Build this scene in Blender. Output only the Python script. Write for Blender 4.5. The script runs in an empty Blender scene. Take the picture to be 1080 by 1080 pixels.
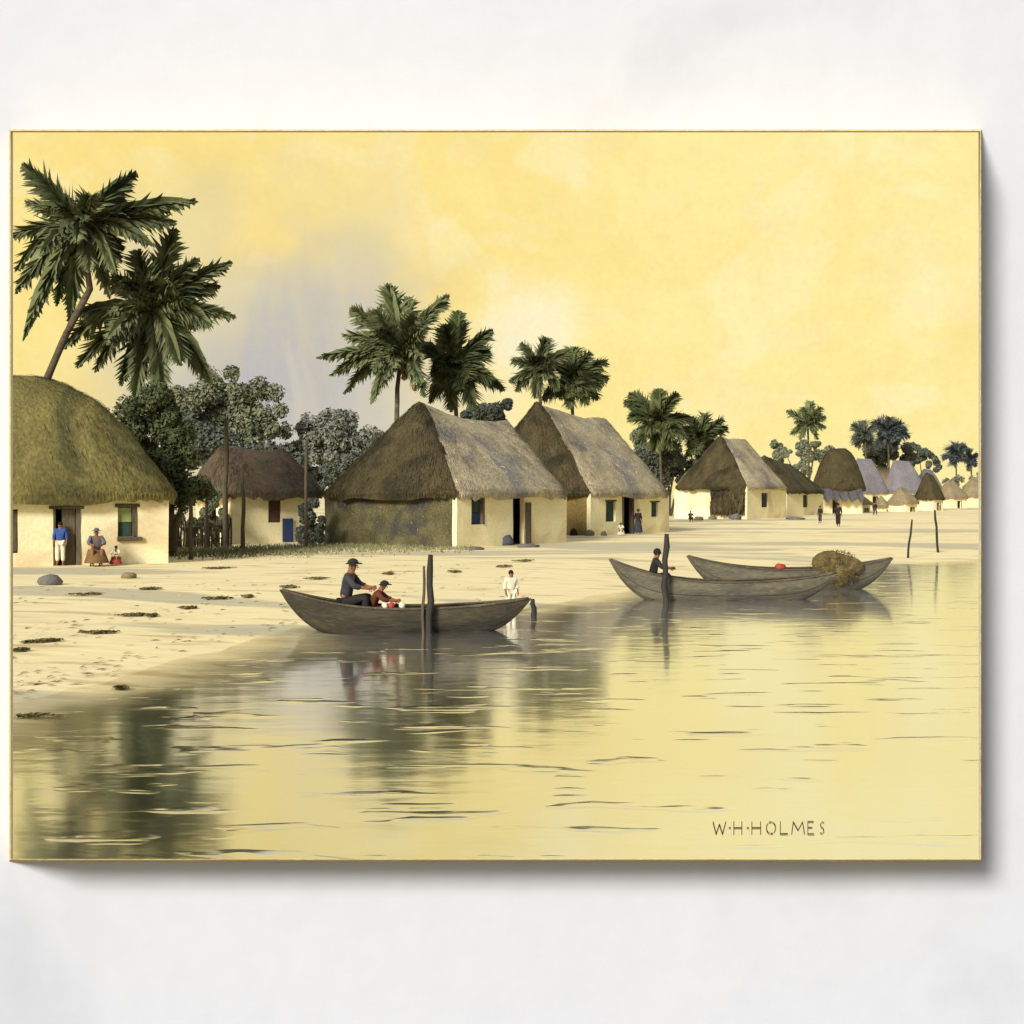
# A lagoon village of thatched huts, palms and dugout boats, seen through the wide
# picture opening of a free-standing white plaster wall.  Units are metres.
import bpy, bmesh, math, random
import numpy as np
from mathutils import Vector, Matrix, noise

random.seed(7)
S = bpy.context.scene
COL = S.collection
R = math.radians
F, CX, HY, EYE = 1400.0, 540.0, 520.0, 3.0      # focal length, centre column, horizon row, eye height
LAND = 0.3                                      # height of the village terrace above the lagoon


def at(px, py, Y):
    return Vector(((px - CX) / F * Y, Y, EYE + (HY - py) / F * Y))


def gnd(px, py, z=LAND):
    Y = (EYE - z) * F / (py - HY)
    return Vector(((px - CX) / F * Y, Y, z))


# ------------------------------------------------------------------ materials
def mat(name, c1, c2, scale=3.0, c3=None, c3r=(.52, .66), speckr=(.64, .7), rough=0.85, bump=0.3, bscale=None, stretch=(1, 1, 1), island=0.0,
        contrast=0.5, spec=0.2, fine=0.25, speck=None):
    m = bpy.data.materials.new(name)
    m.use_nodes = True
    nt = m.node_tree
    N, L = nt.nodes, nt.links
    b = N['Principled BSDF']
    b.inputs['Roughness'].default_value = rough
    b.inputs['Specular IOR Level'].default_value = spec
    tc = N.new('ShaderNodeTexCoord')
    mp = N.new('ShaderNodeMapping')
    mp.inputs['Scale'].default_value = stretch
    L.new(tc.outputs['Object'], mp.inputs['Vector'])

    def nz(sc, det=6, dist=0.4):
        n = N.new('ShaderNodeTexNoise')
        n.inputs['Scale'].default_value = sc
        n.inputs['Detail'].default_value = det
        n.inputs['Distortion'].default_value = dist
        L.new(mp.outputs['Vector'], n.inputs['Vector'])
        return n.outputs['Fac']

    def rng(v, a, b_, c=0.0, d=1.0):
        r = N.new('ShaderNodeMapRange')
        r.inputs['From Min'].default_value = a
        r.inputs['From Max'].default_value = b_
        r.inputs['To Min'].default_value = c
        r.inputs['To Max'].default_value = d
        L.new(v, r.inputs['Value'])
        return r.outputs['Result']

    def mix(fac, a, b_, mode='MIX'):
        x = N.new('ShaderNodeMix')
        x.data_type = 'RGBA'
        x.blend_type = mode
        for sock, v in ((x.inputs['Factor'], fac), (x.inputs[6], a), (x.inputs[7], b_)):
            if isinstance(v, (tuple, list)):
                sock.default_value = (*v, 1)
            elif isinstance(v, float):
                sock.default_value = v
            else:
                L.new(v, sock)
        return x.outputs[2]
    w = contrast * 0.5
    col = mix(rng(nz(scale), 0.5 - w * .6, 0.5 + w * .6), c1, c2)
    if c3:
        col = mix(rng(nz(scale * 0.37, 5, 1.2), *c3r), col, c3)
    if speck:
        col = mix(rng(nz(scale * 4.3, 3, 0.0), *speckr), col, speck)
    if fine:
        g = rng(nz(scale * 9.0, 4, 0), 0.3, 0.7, 1.0 - fine, 1.0 + fine * 0.6)
        cc = N.new('ShaderNodeCombineColor')
        for i in range(3):
            L.new(g, cc.inputs[i])
        col = mix(1.0, col, cc.outputs[0], 'MULTIPLY')
    if island:
        ge = N.new('ShaderNodeNewGeometry')
        g = rng(ge.outputs['Random Per Island'], 0, 1, 1 - island, 1 + island)
        cc = N.new('ShaderNodeCombineColor')
        for i in range(3):
            L.new(g, cc.inputs[i])
        col = mix(1.0, col, cc.outputs[0], 'MULTIPLY')
    L.new(col, b.inputs['Base Color'])
    if bump:
        bp = N.new('ShaderNodeBump')
        bp.inputs['Strength'].default_value = bump
        bp.inputs['Distance'].default_value = 0.05
        L.new(nz(bscale or scale * 5, 6, 0), bp.inputs['Height'])
        L.new(bp.outputs['Normal'], b.inputs['Normal'])
    return m


M = dict(
    plaster=mat('lime plaster', (.90, .79, .45), (.93, .84, .54), .8, (.74, .61, .36), bump=.35, bscale=5, fine=.08),
    paint_wall=None,
    shaded=mat('grey mud daub', (.085, .075, .035), (.15, .13, .06), 1.3, (.06, .058, .05), bump=.7, bscale=7, fine=.4, speck=(.25, .2, .1)),  # daub colour darkened to carry the shade of the hut end
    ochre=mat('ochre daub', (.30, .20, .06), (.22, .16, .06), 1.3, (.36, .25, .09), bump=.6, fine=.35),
    thatch_olive=mat('olive thatch', (.22, .19, .062), (.15, .13, .042), 1.1, (.095, .085, .03), bump=.9, bscale=9, stretch=(1, 1, .45), island=.3, fine=.35),
    thatch_brown_shade=mat('brown thatch', (.088, .069, .03), (.056, .045, .02), 1.2, (.036, .029, .015), bump=.9, bscale=9, stretch=(1, 1, .5), island=.35, fine=.4),  # brown thatch, darkened further to carry shade on hut end slopes
    thatch_grey_lit=mat('grey thatch', (.47, .395, .25), (.31, .265, .18), .9, (.225, .205, .18), bump=.9, bscale=9, stretch=(1, 1, .5), island=.35, fine=.35, speck=(.66, .56, .32)),  # lit copy of the thatch, lightened in its colour for front slopes
    thatch_umber=mat('umber thatch', (.12, .085, .05), (.085, .062, .042), .9, (.10, .09, .06), bump=.8, stretch=(1, 1, .5), island=.3, fine=.3),
    thatch_lav=mat('hazed blue grey thatch', (.20, .19, .21), (.26, .235, .22), .6, (.15, .15, .19), bump=.6, stretch=(1, 1, .5), island=.25),  # distance haze is put into this thatch colour
    thatch_straw=mat('pale straw thatch', (.33, .26, .14), (.25, .2, .12), .8, (.2, .16, .1), bump=.6, stretch=(1, 1, .5), island=.25),
    wood=mat('weathered wood', (.13, .10, .06), (.08, .065, .045), 2.5, (.16, .13, .085), bump=.6, stretch=(1, 1, .15), fine=.3),
    darkwood=mat('dark wet wood', (.03, .027, .022), (.05, .042, .03), 3, bump=.5, stretch=(1, 1, .2), rough=.7),
    dark=mat('dark interior', (.015, .012, .01), (.02, .016, .012), 2, bump=0, rough=1, spec=0),
    hull=mat('weathered boat planks', (.15, .13, .085), (.085, .076, .055), 1.6, (.20, .17, .10), bump=.6, stretch=(.35, 1, 1.6), rough=.8, fine=.3),
    hull_dark=mat('dark tarred boat planks', (.068, .058, .034), (.035, .031, .022), 1.7, (.105, .088, .046), bump=.6, stretch=(.35, 1, 1.6), rough=.8, fine=.3),
    leaf=mat('palm leaf', (.125, .15, .064), (.19, .21, .095), .45, (.062, .076, .034), bump=0, island=.35, rough=.65, fine=.2),
    leaf_dark=mat('dark palm leaf', (.08, .098, .038), (.125, .145, .056), .45, (.04, .05, .022), bump=0, island=.35, rough=.65, fine=.2),
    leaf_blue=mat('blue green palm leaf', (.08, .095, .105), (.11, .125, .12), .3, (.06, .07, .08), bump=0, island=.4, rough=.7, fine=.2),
    bush=mat('bush leaf', (.16, .175, .10), (.20, .215, .125), .35, (.12, .13, .10), bump=0, island=.25, rough=.7, fine=0),  # leaf colour paled to blend into the mist
    bush_dark=mat('dark bush leaf', (.062, .078, .032), (.095, .112, .045), .4, (.045, .055, .03), bump=0, island=.3, rough=.7, fine=0),
    bush_grey=mat('hazy grey green leaf', (.25, .255, .19), (.20, .21, .175), .25, (.17, .175, .17), bump=0, island=.2, rough=.8, fine=0),  # haze mixed into the leaf colour
    bush_sage=mat('sage leaf', (.22, .235, .15), (.17, .19, .125), .25, bump=0, island=.3, rough=.8, fine=0),
    bush_slate=mat('slate green leaf', (.125, .14, .105), (.095, .108, .085), .25, (.16, .165, .135), bump=0, island=.4, rough=.8, fine=0),
    trunk=mat('palm bark', (.13, .10, .06), (.08, .062, .04), 1.5, (.17, .14, .09), bump=.8, stretch=(.6, .6, 3), fine=.3),
    nut=mat('ripe coconut husk', (.30, .18, .03), (.2, .12, .025), 2, bump=.2, island=.3),
    stone=mat('beach stone', (.19, .18, .15), (.14, .135, .12), 3, bump=.6, fine=.3),
    stone_blue=mat('blue grey stone', (.12, .125, .14), (.09, .09, .10), 2, bump=.6, fine=.3),
    stone_ochre=mat('ochre stone', (.26, .21, .10), (.2, .16, .08), 3, bump=.6, fine=.3),
    weed=mat('drift weed', (.22, .18, .075), (.14, .115, .05), 4, (.30, .25, .15), bump=.5, island=.4),
    grass=mat('shore grass', (.24, .23, .11), (.18, .18, .085), .6, (.34, .29, .16), bump=0, island=.4),
    green_paint=mat('faded green shutter', (.30, .34, .13), (.26, .3, .11), 3, bump=.2),
    deep_green=mat('deep green shutter', (.03, .06, .05), (.045, .08, .06), 3, bump=.2),
    blue_paint=mat('blue shutter', (.03, .05, .16), (.045, .06, .13), 3, bump=.2),
    redwood=mat('red brown door', (.10, .05, .035), (.075, .04, .03), 3, bump=.3),
    skin=mat('skin', (.30, .13, .07), (.26, .11, .06), 5, bump=0, fine=0),
    hair=mat('black hair', (.012, .01, .01), (.02, .016, .014), 8, bump=0, fine=0),
    blue=mat('blue cloth', (.05, .11, .34), (.04, .08, .26), 6, bump=.2),
    white=mat('white cloth', (.80, .74, .55), (.7, .64, .46), 5, bump=.2, fine=.05),
    grey=mat('grey cloth', (.17, .16, .17), (.12, .115, .13), 6, bump=.2),
    brown=mat('brown cloth', (.24, .14, .05), (.17, .1, .04), 5, bump=.2),
    navy=mat('dark blue grey cloth', (.035, .04, .055), (.055, .055, .055), 5, bump=.2),
    black=mat('black cloth', (.02, .018, .018), (.03, .026, .024), 5, bump=.2),
    maroon=mat('red brown cloth', (.14, .045, .022), (.1, .035, .02), 5, bump=.2),
    red=mat('red cloth', (.42, .07, .05), (.35, .06, .045), 5, bump=.2),
    net=mat('brown netting', (.16, .115, .04), (.10, .075, .03), 5, (.2, .15, .06), bump=.8, island=.4),
    gilt=mat('aged golden edge', (.90, .68, .28), (.92, .76, .36), 5, (.85, .54, .18), bump=.3, fine=.3),
    ink=mat('brown ink', (.09, .06, .02), (.06, .04, .015), 20, bump=0, fine=0),
)


# ------------------------------------------------------------------ object helpers
def link(name, bm, m, parent=None, smooth=False):
    me = bpy.data.meshes.new(name)
    bm.normal_update()
    bm.to_mesh(me)
    bm.free()
    for x in (m if isinstance(m, (list, tuple)) else [m]):
        me.materials.append(x)
    if smooth:
        for p in me.polygons:
            p.use_smooth = True
    o = bpy.data.objects.new(name, me)
    COL.objects.link(o)
    if parent:
        o.parent = parent
    return o


def tag(o, label=None, cat=None, group=None, kind=None):
    if label: o['label'] = label
    if cat: o['category'] = cat
    if group: o['group'] = group
    if kind: o['kind'] = kind
    return o


def empty(name, loc, label, cat, group=None, rz=0.0):
    o = bpy.data.objects.new(name, None)
    o.empty_display_size = .2
    COL.objects.link(o)
    o.location = loc
    o.rotation_euler = (0, 0, rz)
    return tag(o, label, cat, group)


def box(bm, x0, x1, y0, y1, z0, z1):
    v = [bm.verts.new((x, y, z)) for z in (z0, z1) for y in (y0, y1) for x in (x0, x1)]
    for f in ((0, 2, 3, 1), (4, 5, 7, 6), (0, 1, 5, 4), (2, 6, 7, 3), (0, 4, 6, 2), (1, 3, 7, 5)):
        bm.faces.new([v[i] for i in f])


def tube(bm, pts, rad, seg=7, wob=0.0, mi=0):
    pts = [Vector(p) for p in pts]
    rings = []
    for i, p in enumerate(pts):
        t = (pts[min(i + 1, len(pts) - 1)] - pts[max(i - 1, 0)]).normalized()
        a = t.orthogonal().normalized() if abs(t.z) < .9 else Vector((1, 0, 0))
        a = (a - t * a.dot(t)).normalized()
        b = t.cross(a)
        r = rad[i] if isinstance(rad, (list, tuple)) else rad
        rings.append([bm.verts.new(p + (a * math.cos(k * 2 * math.pi / seg) + b * math.sin(k * 2 * math.pi / seg)) * r * (1 + random.uniform(-wob, wob))) for k in range(seg)])
    for A, B in zip(rings, rings[1:]):
        for k in range(seg):
            bm.faces.new((A[k], A[(k + 1) % seg], B[(k + 1) % seg], B[k])).material_index = mi
    bm.faces.new(rings[0][::-1]).material_index = mi
    bm.faces.new(rings[-1]).material_index = mi


def rock(bm, c, r, seed=0, sub=2):
    res = bmesh.ops.create_icosphere(bm, subdivisions=sub, radius=1)
    c = Vector(c)
    for v in res['verts']:
        n = 1 + .35 * noise.noise(v.co * 1.3 + Vector((seed * 7.1, seed, 0)))
        v.co = c + Vector((v.co.x * r[0] * n, v.co.y * r[1] * n, v.co.z * r[2] * n))


# ------------------------------------------------------------------ terrain and water
SHORE = [(-9.5, -30), (-9, 6), (-8.2, 12), (-7.2, 18), (-6.0, 23), (-4.9, 29), (-3.4, 32), (-1.4, 33), (.5, 35.2), (2.9, 39.6), (5.0, 44),
         (9.2, 49.4), (13.8, 53.8), (21.2, 60), (39, 72), (90, 108), (300, 210), (900, 420)]
SP = np.array(SHORE, float)


def shore_dist(x, y):
    """signed distance to the shoreline, positive on land"""
    a, b = SP[:-1], SP[1:]
    d = b - a
    p = np.array([x, y])
    t = np.clip(((p - a) * d).sum(1) / (d * d).sum(1), 0, 1)
    q = a + d * t[:, None]
    dd = np.hypot(*(p - q).T)
    i = int(dd.argmin())
    cr = d[i, 0] * (y - a[i, 1]) - d[i, 1] * (x - a[i, 0])
    return dd[i] if cr > 0 else -dd[i]


def shore_dist_rough(x, y):
    return shore_dist(x, y) + .7 * noise.noise(Vector((x * .3, y * .3, 9))) + .35 * noise.noise(Vector((x * 1.1, y * .9, 4)))


def height(x, y):
    d = shore_dist_rough(x, y)
    n = noise.noise(Vector((x * .25, y * .25, 0)))
    if d > 0:
        z = min(LAND, d * .036) + n * .025 * min(1, d / 3) + .02 * noise.noise(Vector((x * .9, y * .9, 3))) * min(1, d / 3)
        if y > 330: z += 0
        return z
    return max(-1.2, d * .06)


bm = bmesh.new()
ys = [6.9 * (1300 / 6.9) ** (i / 170) for i in range(171)]
us = [math.sinh(3.0 * (j / 75 - 1)) / math.sinh(3.0) for j in range(151)]
grid = []
for y in ys:
    row = []
    for u in us:
        x = u * (y * 1.5 + 30)
        row.append(bm.verts.new((x, y, height(x, y))))
    grid.append(row)
for i in range(len(ys) - 1):
    for j in range(len(us) - 1):
        bm.faces.new((grid[i][j], grid[i][j + 1], grid[i + 1][j + 1], grid[i + 1][j]))
sand = mat('pale lagoon sand', (.93, .79, .43), (.88, .75, .43), .20, (.58, .52, .34), bump=.5, bscale=3, stretch=(.45, 1.6, 1), c3r=(.53, .57), fine=.1, speck=(.64, .50, .26), speckr=(.57, .68), contrast=.7)
tag(link('beach', bm, sand, smooth=True), kind='structure')

# camera-side terrace floor
bm = bmesh.new()
box(bm, -16, 16, -16, 6.55, -.3, .1)
tag(link('terrace_floor', bm, mat('grey stone floor', (.12, .12, .12), (.09, .09, .09), 1.2, bump=.2, bscale=12, fine=.1)), kind='structure')

# lagoon
wm = bpy.data.materials.new('lagoon water')
wm.use_nodes = True
nt = wm.node_tree
N, L = nt.nodes, nt.links
N.remove(N['Principled BSDF'])
tc = N.new('ShaderNodeTexCoord')


def wnoise(sx, sy, det, dist):
    mp = N.new('ShaderNodeMapping')
    mp.inputs['Scale'].default_value = (sx, sy, 1)
    L.new(tc.outputs['Object'], mp.inputs['Vector'])
    n = N.new('ShaderNodeTexNoise')
    n.inputs['Scale'].default_value = 1
    n.inputs['Detail'].default_value = det
    n.inputs['Distortion'].default_value = dist
    L.new(mp.outputs['Vector'], n.inputs['Vector'])
    return n.outputs['Fac']


def wmath(op, a, b):
    n = N.new('ShaderNodeMath')
    n.operation = op
    for i, v in enumerate((a, b)):
        if isinstance(v, float): n.inputs[i].default_value = v
        else: L.new(v, n.inputs[i])
    return n.outputs[0]


patch = N.new('ShaderNodeMapRange')
patch.inputs['From Min'].default_value = .59
patch.inputs['From Max'].default_value = .68
L.new(wnoise(.6, 1.7, 2, .1), patch.inputs['Value'])
hgt = wmath('ADD', wmath('MULTIPLY', wnoise(.7, 1.6, 3, .3), .3), wmath('MULTIPLY', wmath('MULTIPLY', wnoise(.45, 4.5, 1, .0), patch.outputs['Result']), .95))
bp = N.new('ShaderNodeBump')
bp.inputs['Strength'].default_value = .16
bp.inputs['Distance'].default_value = .12
L.new(hgt, bp.inputs['Height'])
gl = N.new('ShaderNodeBsdfGlossy')
gl.inputs['Roughness'].default_value = .10
gl.inputs['Color'].default_value = (.92, .94, 1.0, 1)
L.new(bp.outputs['Normal'], gl.inputs['Normal'])
df = N.new('ShaderNodeBsdfDiffuse')
vr = N.new('ShaderNodeMix')
vr.data_type = 'RGBA'
vr.inputs[6].default_value = (.78, .74, .60, 1)
vr.inputs[7].default_value = (.50, .49, .38, 1)
L.new(wnoise(.16, .3, 4, .8), vr.inputs['Factor'])
# olive weed in near left shallows, painted darker to stand in for reflections
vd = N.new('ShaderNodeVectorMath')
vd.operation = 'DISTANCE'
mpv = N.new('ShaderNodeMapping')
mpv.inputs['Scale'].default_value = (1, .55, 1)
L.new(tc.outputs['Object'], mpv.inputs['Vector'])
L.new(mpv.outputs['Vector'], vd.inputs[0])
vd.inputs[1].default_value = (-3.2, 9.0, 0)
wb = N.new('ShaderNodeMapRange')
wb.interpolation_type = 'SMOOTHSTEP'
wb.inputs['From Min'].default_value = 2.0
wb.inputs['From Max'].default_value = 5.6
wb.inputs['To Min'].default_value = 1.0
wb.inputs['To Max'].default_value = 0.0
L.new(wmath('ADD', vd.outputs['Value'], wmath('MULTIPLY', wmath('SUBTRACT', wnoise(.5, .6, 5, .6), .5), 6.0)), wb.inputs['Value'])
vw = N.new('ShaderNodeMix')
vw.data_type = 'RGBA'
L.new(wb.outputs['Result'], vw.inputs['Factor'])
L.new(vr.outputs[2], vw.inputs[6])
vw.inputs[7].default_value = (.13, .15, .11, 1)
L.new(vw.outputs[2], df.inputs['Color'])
fr = N.new('ShaderNodeFresnel')
fr.inputs['IOR'].default_value = 1.6
L.new(bp.outputs['Normal'], fr.inputs['Normal'])
at_ = N.new('ShaderNodeAttribute')
at_.attribute_name = 'shore'


def wmap(v, a, b, c, d):
    n = N.new('ShaderNodeMapRange')
    n.interpolation_type = 'SMOOTHSTEP'
    for k_, x in zip(('From Min', 'From Max', 'To Min', 'To Max'), (a, b, c, d)): n.inputs[k_].default_value = x
    L.new(v, n.inputs['Value'])
    return n.outputs['Result']


edge = wmath('ADD', at_.outputs['Fac'], wmath('MULTIPLY', wmath('SUBTRACT', wnoise(.5, .9, 5, .5), .5), 2.2))
tr = N.new('ShaderNodeBsdfTransparent')
tr.inputs['Color'].default_value = (.97, .96, .93, 1)
mb = N.new('ShaderNodeMixShader')          # clear shallows over sand, clouded further out
L.new(wmap(edge, .2, 5.5, 0., 1.), mb.inputs[0])
L.new(tr.outputs[0], mb.inputs[1])
L.new(df.outputs[0], mb.inputs[2])
mx = N.new('ShaderNodeMixShader')
L.new(wmath('MULTIPLY', wmap(fr.outputs[0], .03, .42, .55, .94), wmap(edge, -.3, 2.6, .05, 1.)), mx.inputs[0])
L.new(mb.outputs[0], mx.inputs[1])
L.new(gl.outputs[0], mx.inputs[2])
L.new(mx.outputs[0], N['Material Output'].inputs['Surface'])
bm = bmesh.new()
grid, sh = [], []
for y in [6.9 * (1200 / 6.9) ** (i / 110) for i in range(111)]:
    row = []
    for j in range(91):
        u = math.sinh(2.6 * (j / 45 - 1)) / math.sinh(2.6)
        x = u * (y * 1.5 + 30)
        row.append(bm.verts.new((x, y, 0)))
        sh.append(max(-3.0, min(20.0, -shore_dist_rough(x, y))))
    grid.append(row)
for i in range(110):
    for j in range(90):
        bm.faces.new((grid[i][j], grid[i][j + 1], grid[i + 1][j + 1], grid[i + 1][j]))
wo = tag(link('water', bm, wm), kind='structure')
wo.data.attributes.new('shore', 'FLOAT', 'POINT').data.foreach_set('value', sh)

# ------------------------------------------------------------------ white wall with its picture opening
D, T = 6.6, 0.41                                # wall face, depth of the raised edge


def wx(px, Y): return (px - CX) / F * Y
def wz(py, Y): return EYE + (HY - py) / F * Y


fl, fr_, ft, fb = wx(11, D - T), wx(1034, D - T), wz(138, D - T), wz(906, D - T)      # front rim
bl, br, bt, bb = fl * D / (D - T) + .006, fr_ * D / (D - T) - .004, EYE + (ft - EYE) * D / (D - T) - .006, EYE + (fb - EYE) * D / (D - T) - .002                            # rim where it meets the wall
wallm = mat('white marbled plaster', (.625, .65, .70), (.60, .625, .68), .7, (.525, .55, .60), bump=.12, bscale=4, fine=.02, contrast=.9, rough=.7)
wall = empty('plaster_wall', (0, D, 0), 'white marbled plaster wall all round the village view', 'wall')
bm = bmesh.new()
xa, xb, za, zb, th = -9.0, 9.0, -.3, 7.0, .05
g = .012
box(bm, xa, bl - g, 0, th, za, zb)
box(bm, br + g, xb, 0, th, za, zb)
box(bm, bl - g, br + g, 0, th, bt + g, zb)
box(bm, bl - g, br + g, 0, th, za, bb - g)
link('wall_face', bm, wallm, wall)
bm = bmesh.new()
gf = .002


def loop(l, r, t, b, y):
    return [bm.verts.new(p) for p in ((l, y, b), (r, y, b), (r, y, t), (l, y, t))]


A_ = loop(fl - gf, fr_ + gf, ft + gf, fb - gf, -T)
B_ = loop(fl, fr_, ft, fb, -T)
C_ = loop(bl, br, bt, bb, .003)
D_ = loop(bl - g, br + g, bt + g, bb - g, .003)
for P_, Q_ in ((A_, B_), (B_, C_), (C_, D_), (D_, A_)):
    for k in range(4):
        bm.faces.new((P_[k], P_[(k + 1) % 4], Q_[(k + 1) % 4], Q_[k]))
bmesh.ops.recalc_face_normals(bm, faces=bm.faces)
link('picture_shadow_rim', bm, M['gilt'], wall)  # flared rim added to throw the drop shadow on the wall


# ------------------------------------------------------------------ huts
def roof_mesh(L_, W_, ov, zE, zA, zB, qa, qb, n=4.0, prof=.8, mats=None, straw=2500, sag=.1, seed=0, rag=.24):
    """hipped thatch over the footprint [0,L]x[0,W]; ridge from qa to qb along x"""
    bm = bmesh.new()
    a, b = L_ / 2 + ov, W_ / 2 + ov
    NU, NV = 96, 14

    def pt(u, v, k=0.0):
        th = u * 2 * math.pi
        c, s = math.cos(th), math.sin(th)
        ex = L_ / 2 + a * math.copysign(abs(c) ** (2 / n), c)
        ey = W_ / 2 + b * math.copysign(abs(s) ** (2 / n), s)
        t = min(1, max(0, (ex + ov) / (2 * a)))
        rx = qa + (qb - qa) * t
        zr = zA + (zB - zA) * t - sag * math.sin(math.pi * t)
        x = ex * (1 - v) + rx * v
        y = ey * (1 - v) + (W_ / 2) * v
        z = zE + (zr - zE) * (1 - (1 - v) ** (1 / prof)) if prof < 1 else zE + (zr - zE) * v
        p = Vector((x, y, z))
        d = noise.noise(p * .55 + Vector((seed * 3.3, 0, seed))) * .24 + noise.noise(p * 1.7 + Vector((seed, 5, 0))) * .10
        p.z += d * (1 - v * .35) * (.35 + .65 * min(1, v * 5)) + k
        return p
    rows = []
    for j in range(NV + 1):
        v = j / NV
        rows.append([bm.verts.new(pt(i / NU, v)) for i in range(NU)])

    def hipend(u, v, p):  # picks the shade-painted thatch for the end slope
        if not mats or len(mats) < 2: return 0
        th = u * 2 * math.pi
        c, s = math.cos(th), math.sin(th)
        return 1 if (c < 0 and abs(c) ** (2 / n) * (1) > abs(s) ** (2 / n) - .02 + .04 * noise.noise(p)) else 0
    for j in range(NV):
        for i in range(NU):
            k = (i + 1) % NU
            f = bm.faces.new((rows[j][i], rows[j][k], rows[j + 1][k], rows[j + 1][i]))
            f.material_index = hipend((i + .5) / NU, (j + .5) / NV, f.calc_center_median())
            f.smooth = True
    # thick, ragged eave and soffit
    skirt, inner = [], []
    for i in range(NU):
        p = pt(i / NU, 0)
        c = Vector((L_ / 2, W_ / 2, p.z))
        skirt.append(bm.verts.new(p + (c - p) * .02 + Vector((0, 0, -.18 - rag * random.random()))))
        inner.append(bm.verts.new(p + (c - p).normalized() * (ov + .35) + Vector((0, 0, .05))))
    for i in range(NU):
        k = (i + 1) % NU
        m_ = hipend((i + .5) / NU, 0, rows[0][i].co)
        bm.faces.new((skirt[i], skirt[k], rows[0][k], rows[0][i])).material_index = m_
        bm.faces.new((inner[i], inner[k], skirt[k], skirt[i])).material_index = m_
    # loose straw over the slope and along the eave
    for q in range(straw):
        u = random.random()
        ev = random.random() < .3
        v = random.uniform(-.0, .03) if ev else random.random() ** 1.2 * .98
        v = max(0, v)
        p = pt(u, v)
        p2 = pt(u, max(0, v - .04)) if v > .04 else p + Vector((0, 0, -.1))
        dn = p2 - p
        if dn.length < 1e-4: continue
        dn.normalize()
        tx = pt((u + .003) % 1, v) - p
        if tx.length < 1e-5: continue
        tx.normalize()
        nn = tx.cross(pt(u, min(1, v + .03)) - p)
        if nn.length < 1e-6: continue
        nn.normalize()
        ln = random.uniform(.2, .5) * (1 if not ev else .8)
        wd = random.uniform(.012, .035)
        dn = (dn + tx * random.uniform(-.25, .25)).normalized()
        o = p + nn * random.uniform(.01, .05)
        e = o + dn * ln + nn * random.uniform(-.02, .06)
        vs = [bm.verts.new(o - tx * wd), bm.verts.new(o + tx * wd), bm.verts.new(e)]
        bm.faces.new(vs).material_index = hipend(u, v, p)
    return bm


class Hut:
    def __init__(self, A, B, W, label, cat='hut', group='thatched huts along the shore', top=3.08, name='thatched_hut'):
        self.A = A.copy()
        d = B - A
        self.L = d.length
        self.ex = d.normalized()
        self.ey = Vector((-self.ex.y, self.ex.x, 0))
        self.W, self.top = W, top
        self.base = height(A.x, A.y) - .12
        self.o = empty(name, (A.x, A.y, 0), label, cat, group, math.atan2(self.ex.y, self.ex.x))

    def front(self, px, py):
        """photo position -> (s, z) on the front wall"""
        k = (px - CX) / F
        s = (k * self.A.y - self.A.x) / (self.ex.x - k * self.ex.y)
        Y = self.A.y + self.ex.y * s
        return s, EYE + (HY - py) / F * Y

    def end(self, px, py):
        k = (px - CX) / F
        s = (k * self.A.y - self.A.x) / (self.ey.x - k * self.ey.y)
        Y = self.A.y + self.ey.y * s
        return s, EYE + (HY - py) / F * Y

    def wall(self, side, m, holes=(), label=None, top=None, t=.3):
        """one wall with real openings; holes are (s0, s1, z0, z1)"""
        ln = self.L if side in ('front', 'back') else self.W
        bm = bmesh.new()
        z0, z1 = self.base, top or self.top

        def put(s0, s1, a, b):
            if s1 - s0 < .01 or b - a < .01: return
            if side == 'front': box(bm, s0, s1, 0, t, a, b)
            elif side == 'back': box(bm, s0, s1, self.W - t, self.W, a, b)
            elif side == 'left': box(bm, 0, t, max(s0, t), min(s1, self.W - t), a, b)
            else: box(bm, self.L - t, self.L, max(s0, t), min(s1, self.W - t), a, b)
        cur = 0
        for s0, s1, a, b in sorted(holes):
            put(cur, s0, z0, z1)
            put(s0, s1, z0, a)
            put(s0, s1, b, z1)
            cur = s1
        put(cur, ln, z0, z1)
        bmesh.ops.subdivide_edges(bm, edges=bm.edges, cuts=5, use_grid_fill=True)
        for v in bm.verts:
            nv = noise.noise_vector(v.co * .9 + self.A)
            v.co += Vector((nv.x, nv.y, 0)) * .035
        o = link('wall', bm, m, self.o)
        if label: o['label'] = label
        return o

    def roof(self, m, **k):
        bm = roof_mesh(self.L, self.W, mats=m, **k)
        return link('roof', bm, m, self.o)

    def part(self, name, m, boxes, label=None, parent=None):
        bm = bmesh.new()
        for b in boxes: box(bm, *b)
        bmesh.ops.bevel(bm, geom=bm.edges, offset=.012, segments=1, affect='EDGES')
        o = link(name, bm, m, parent or self.o)
        if label: o['label'] = label
        return o


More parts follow.
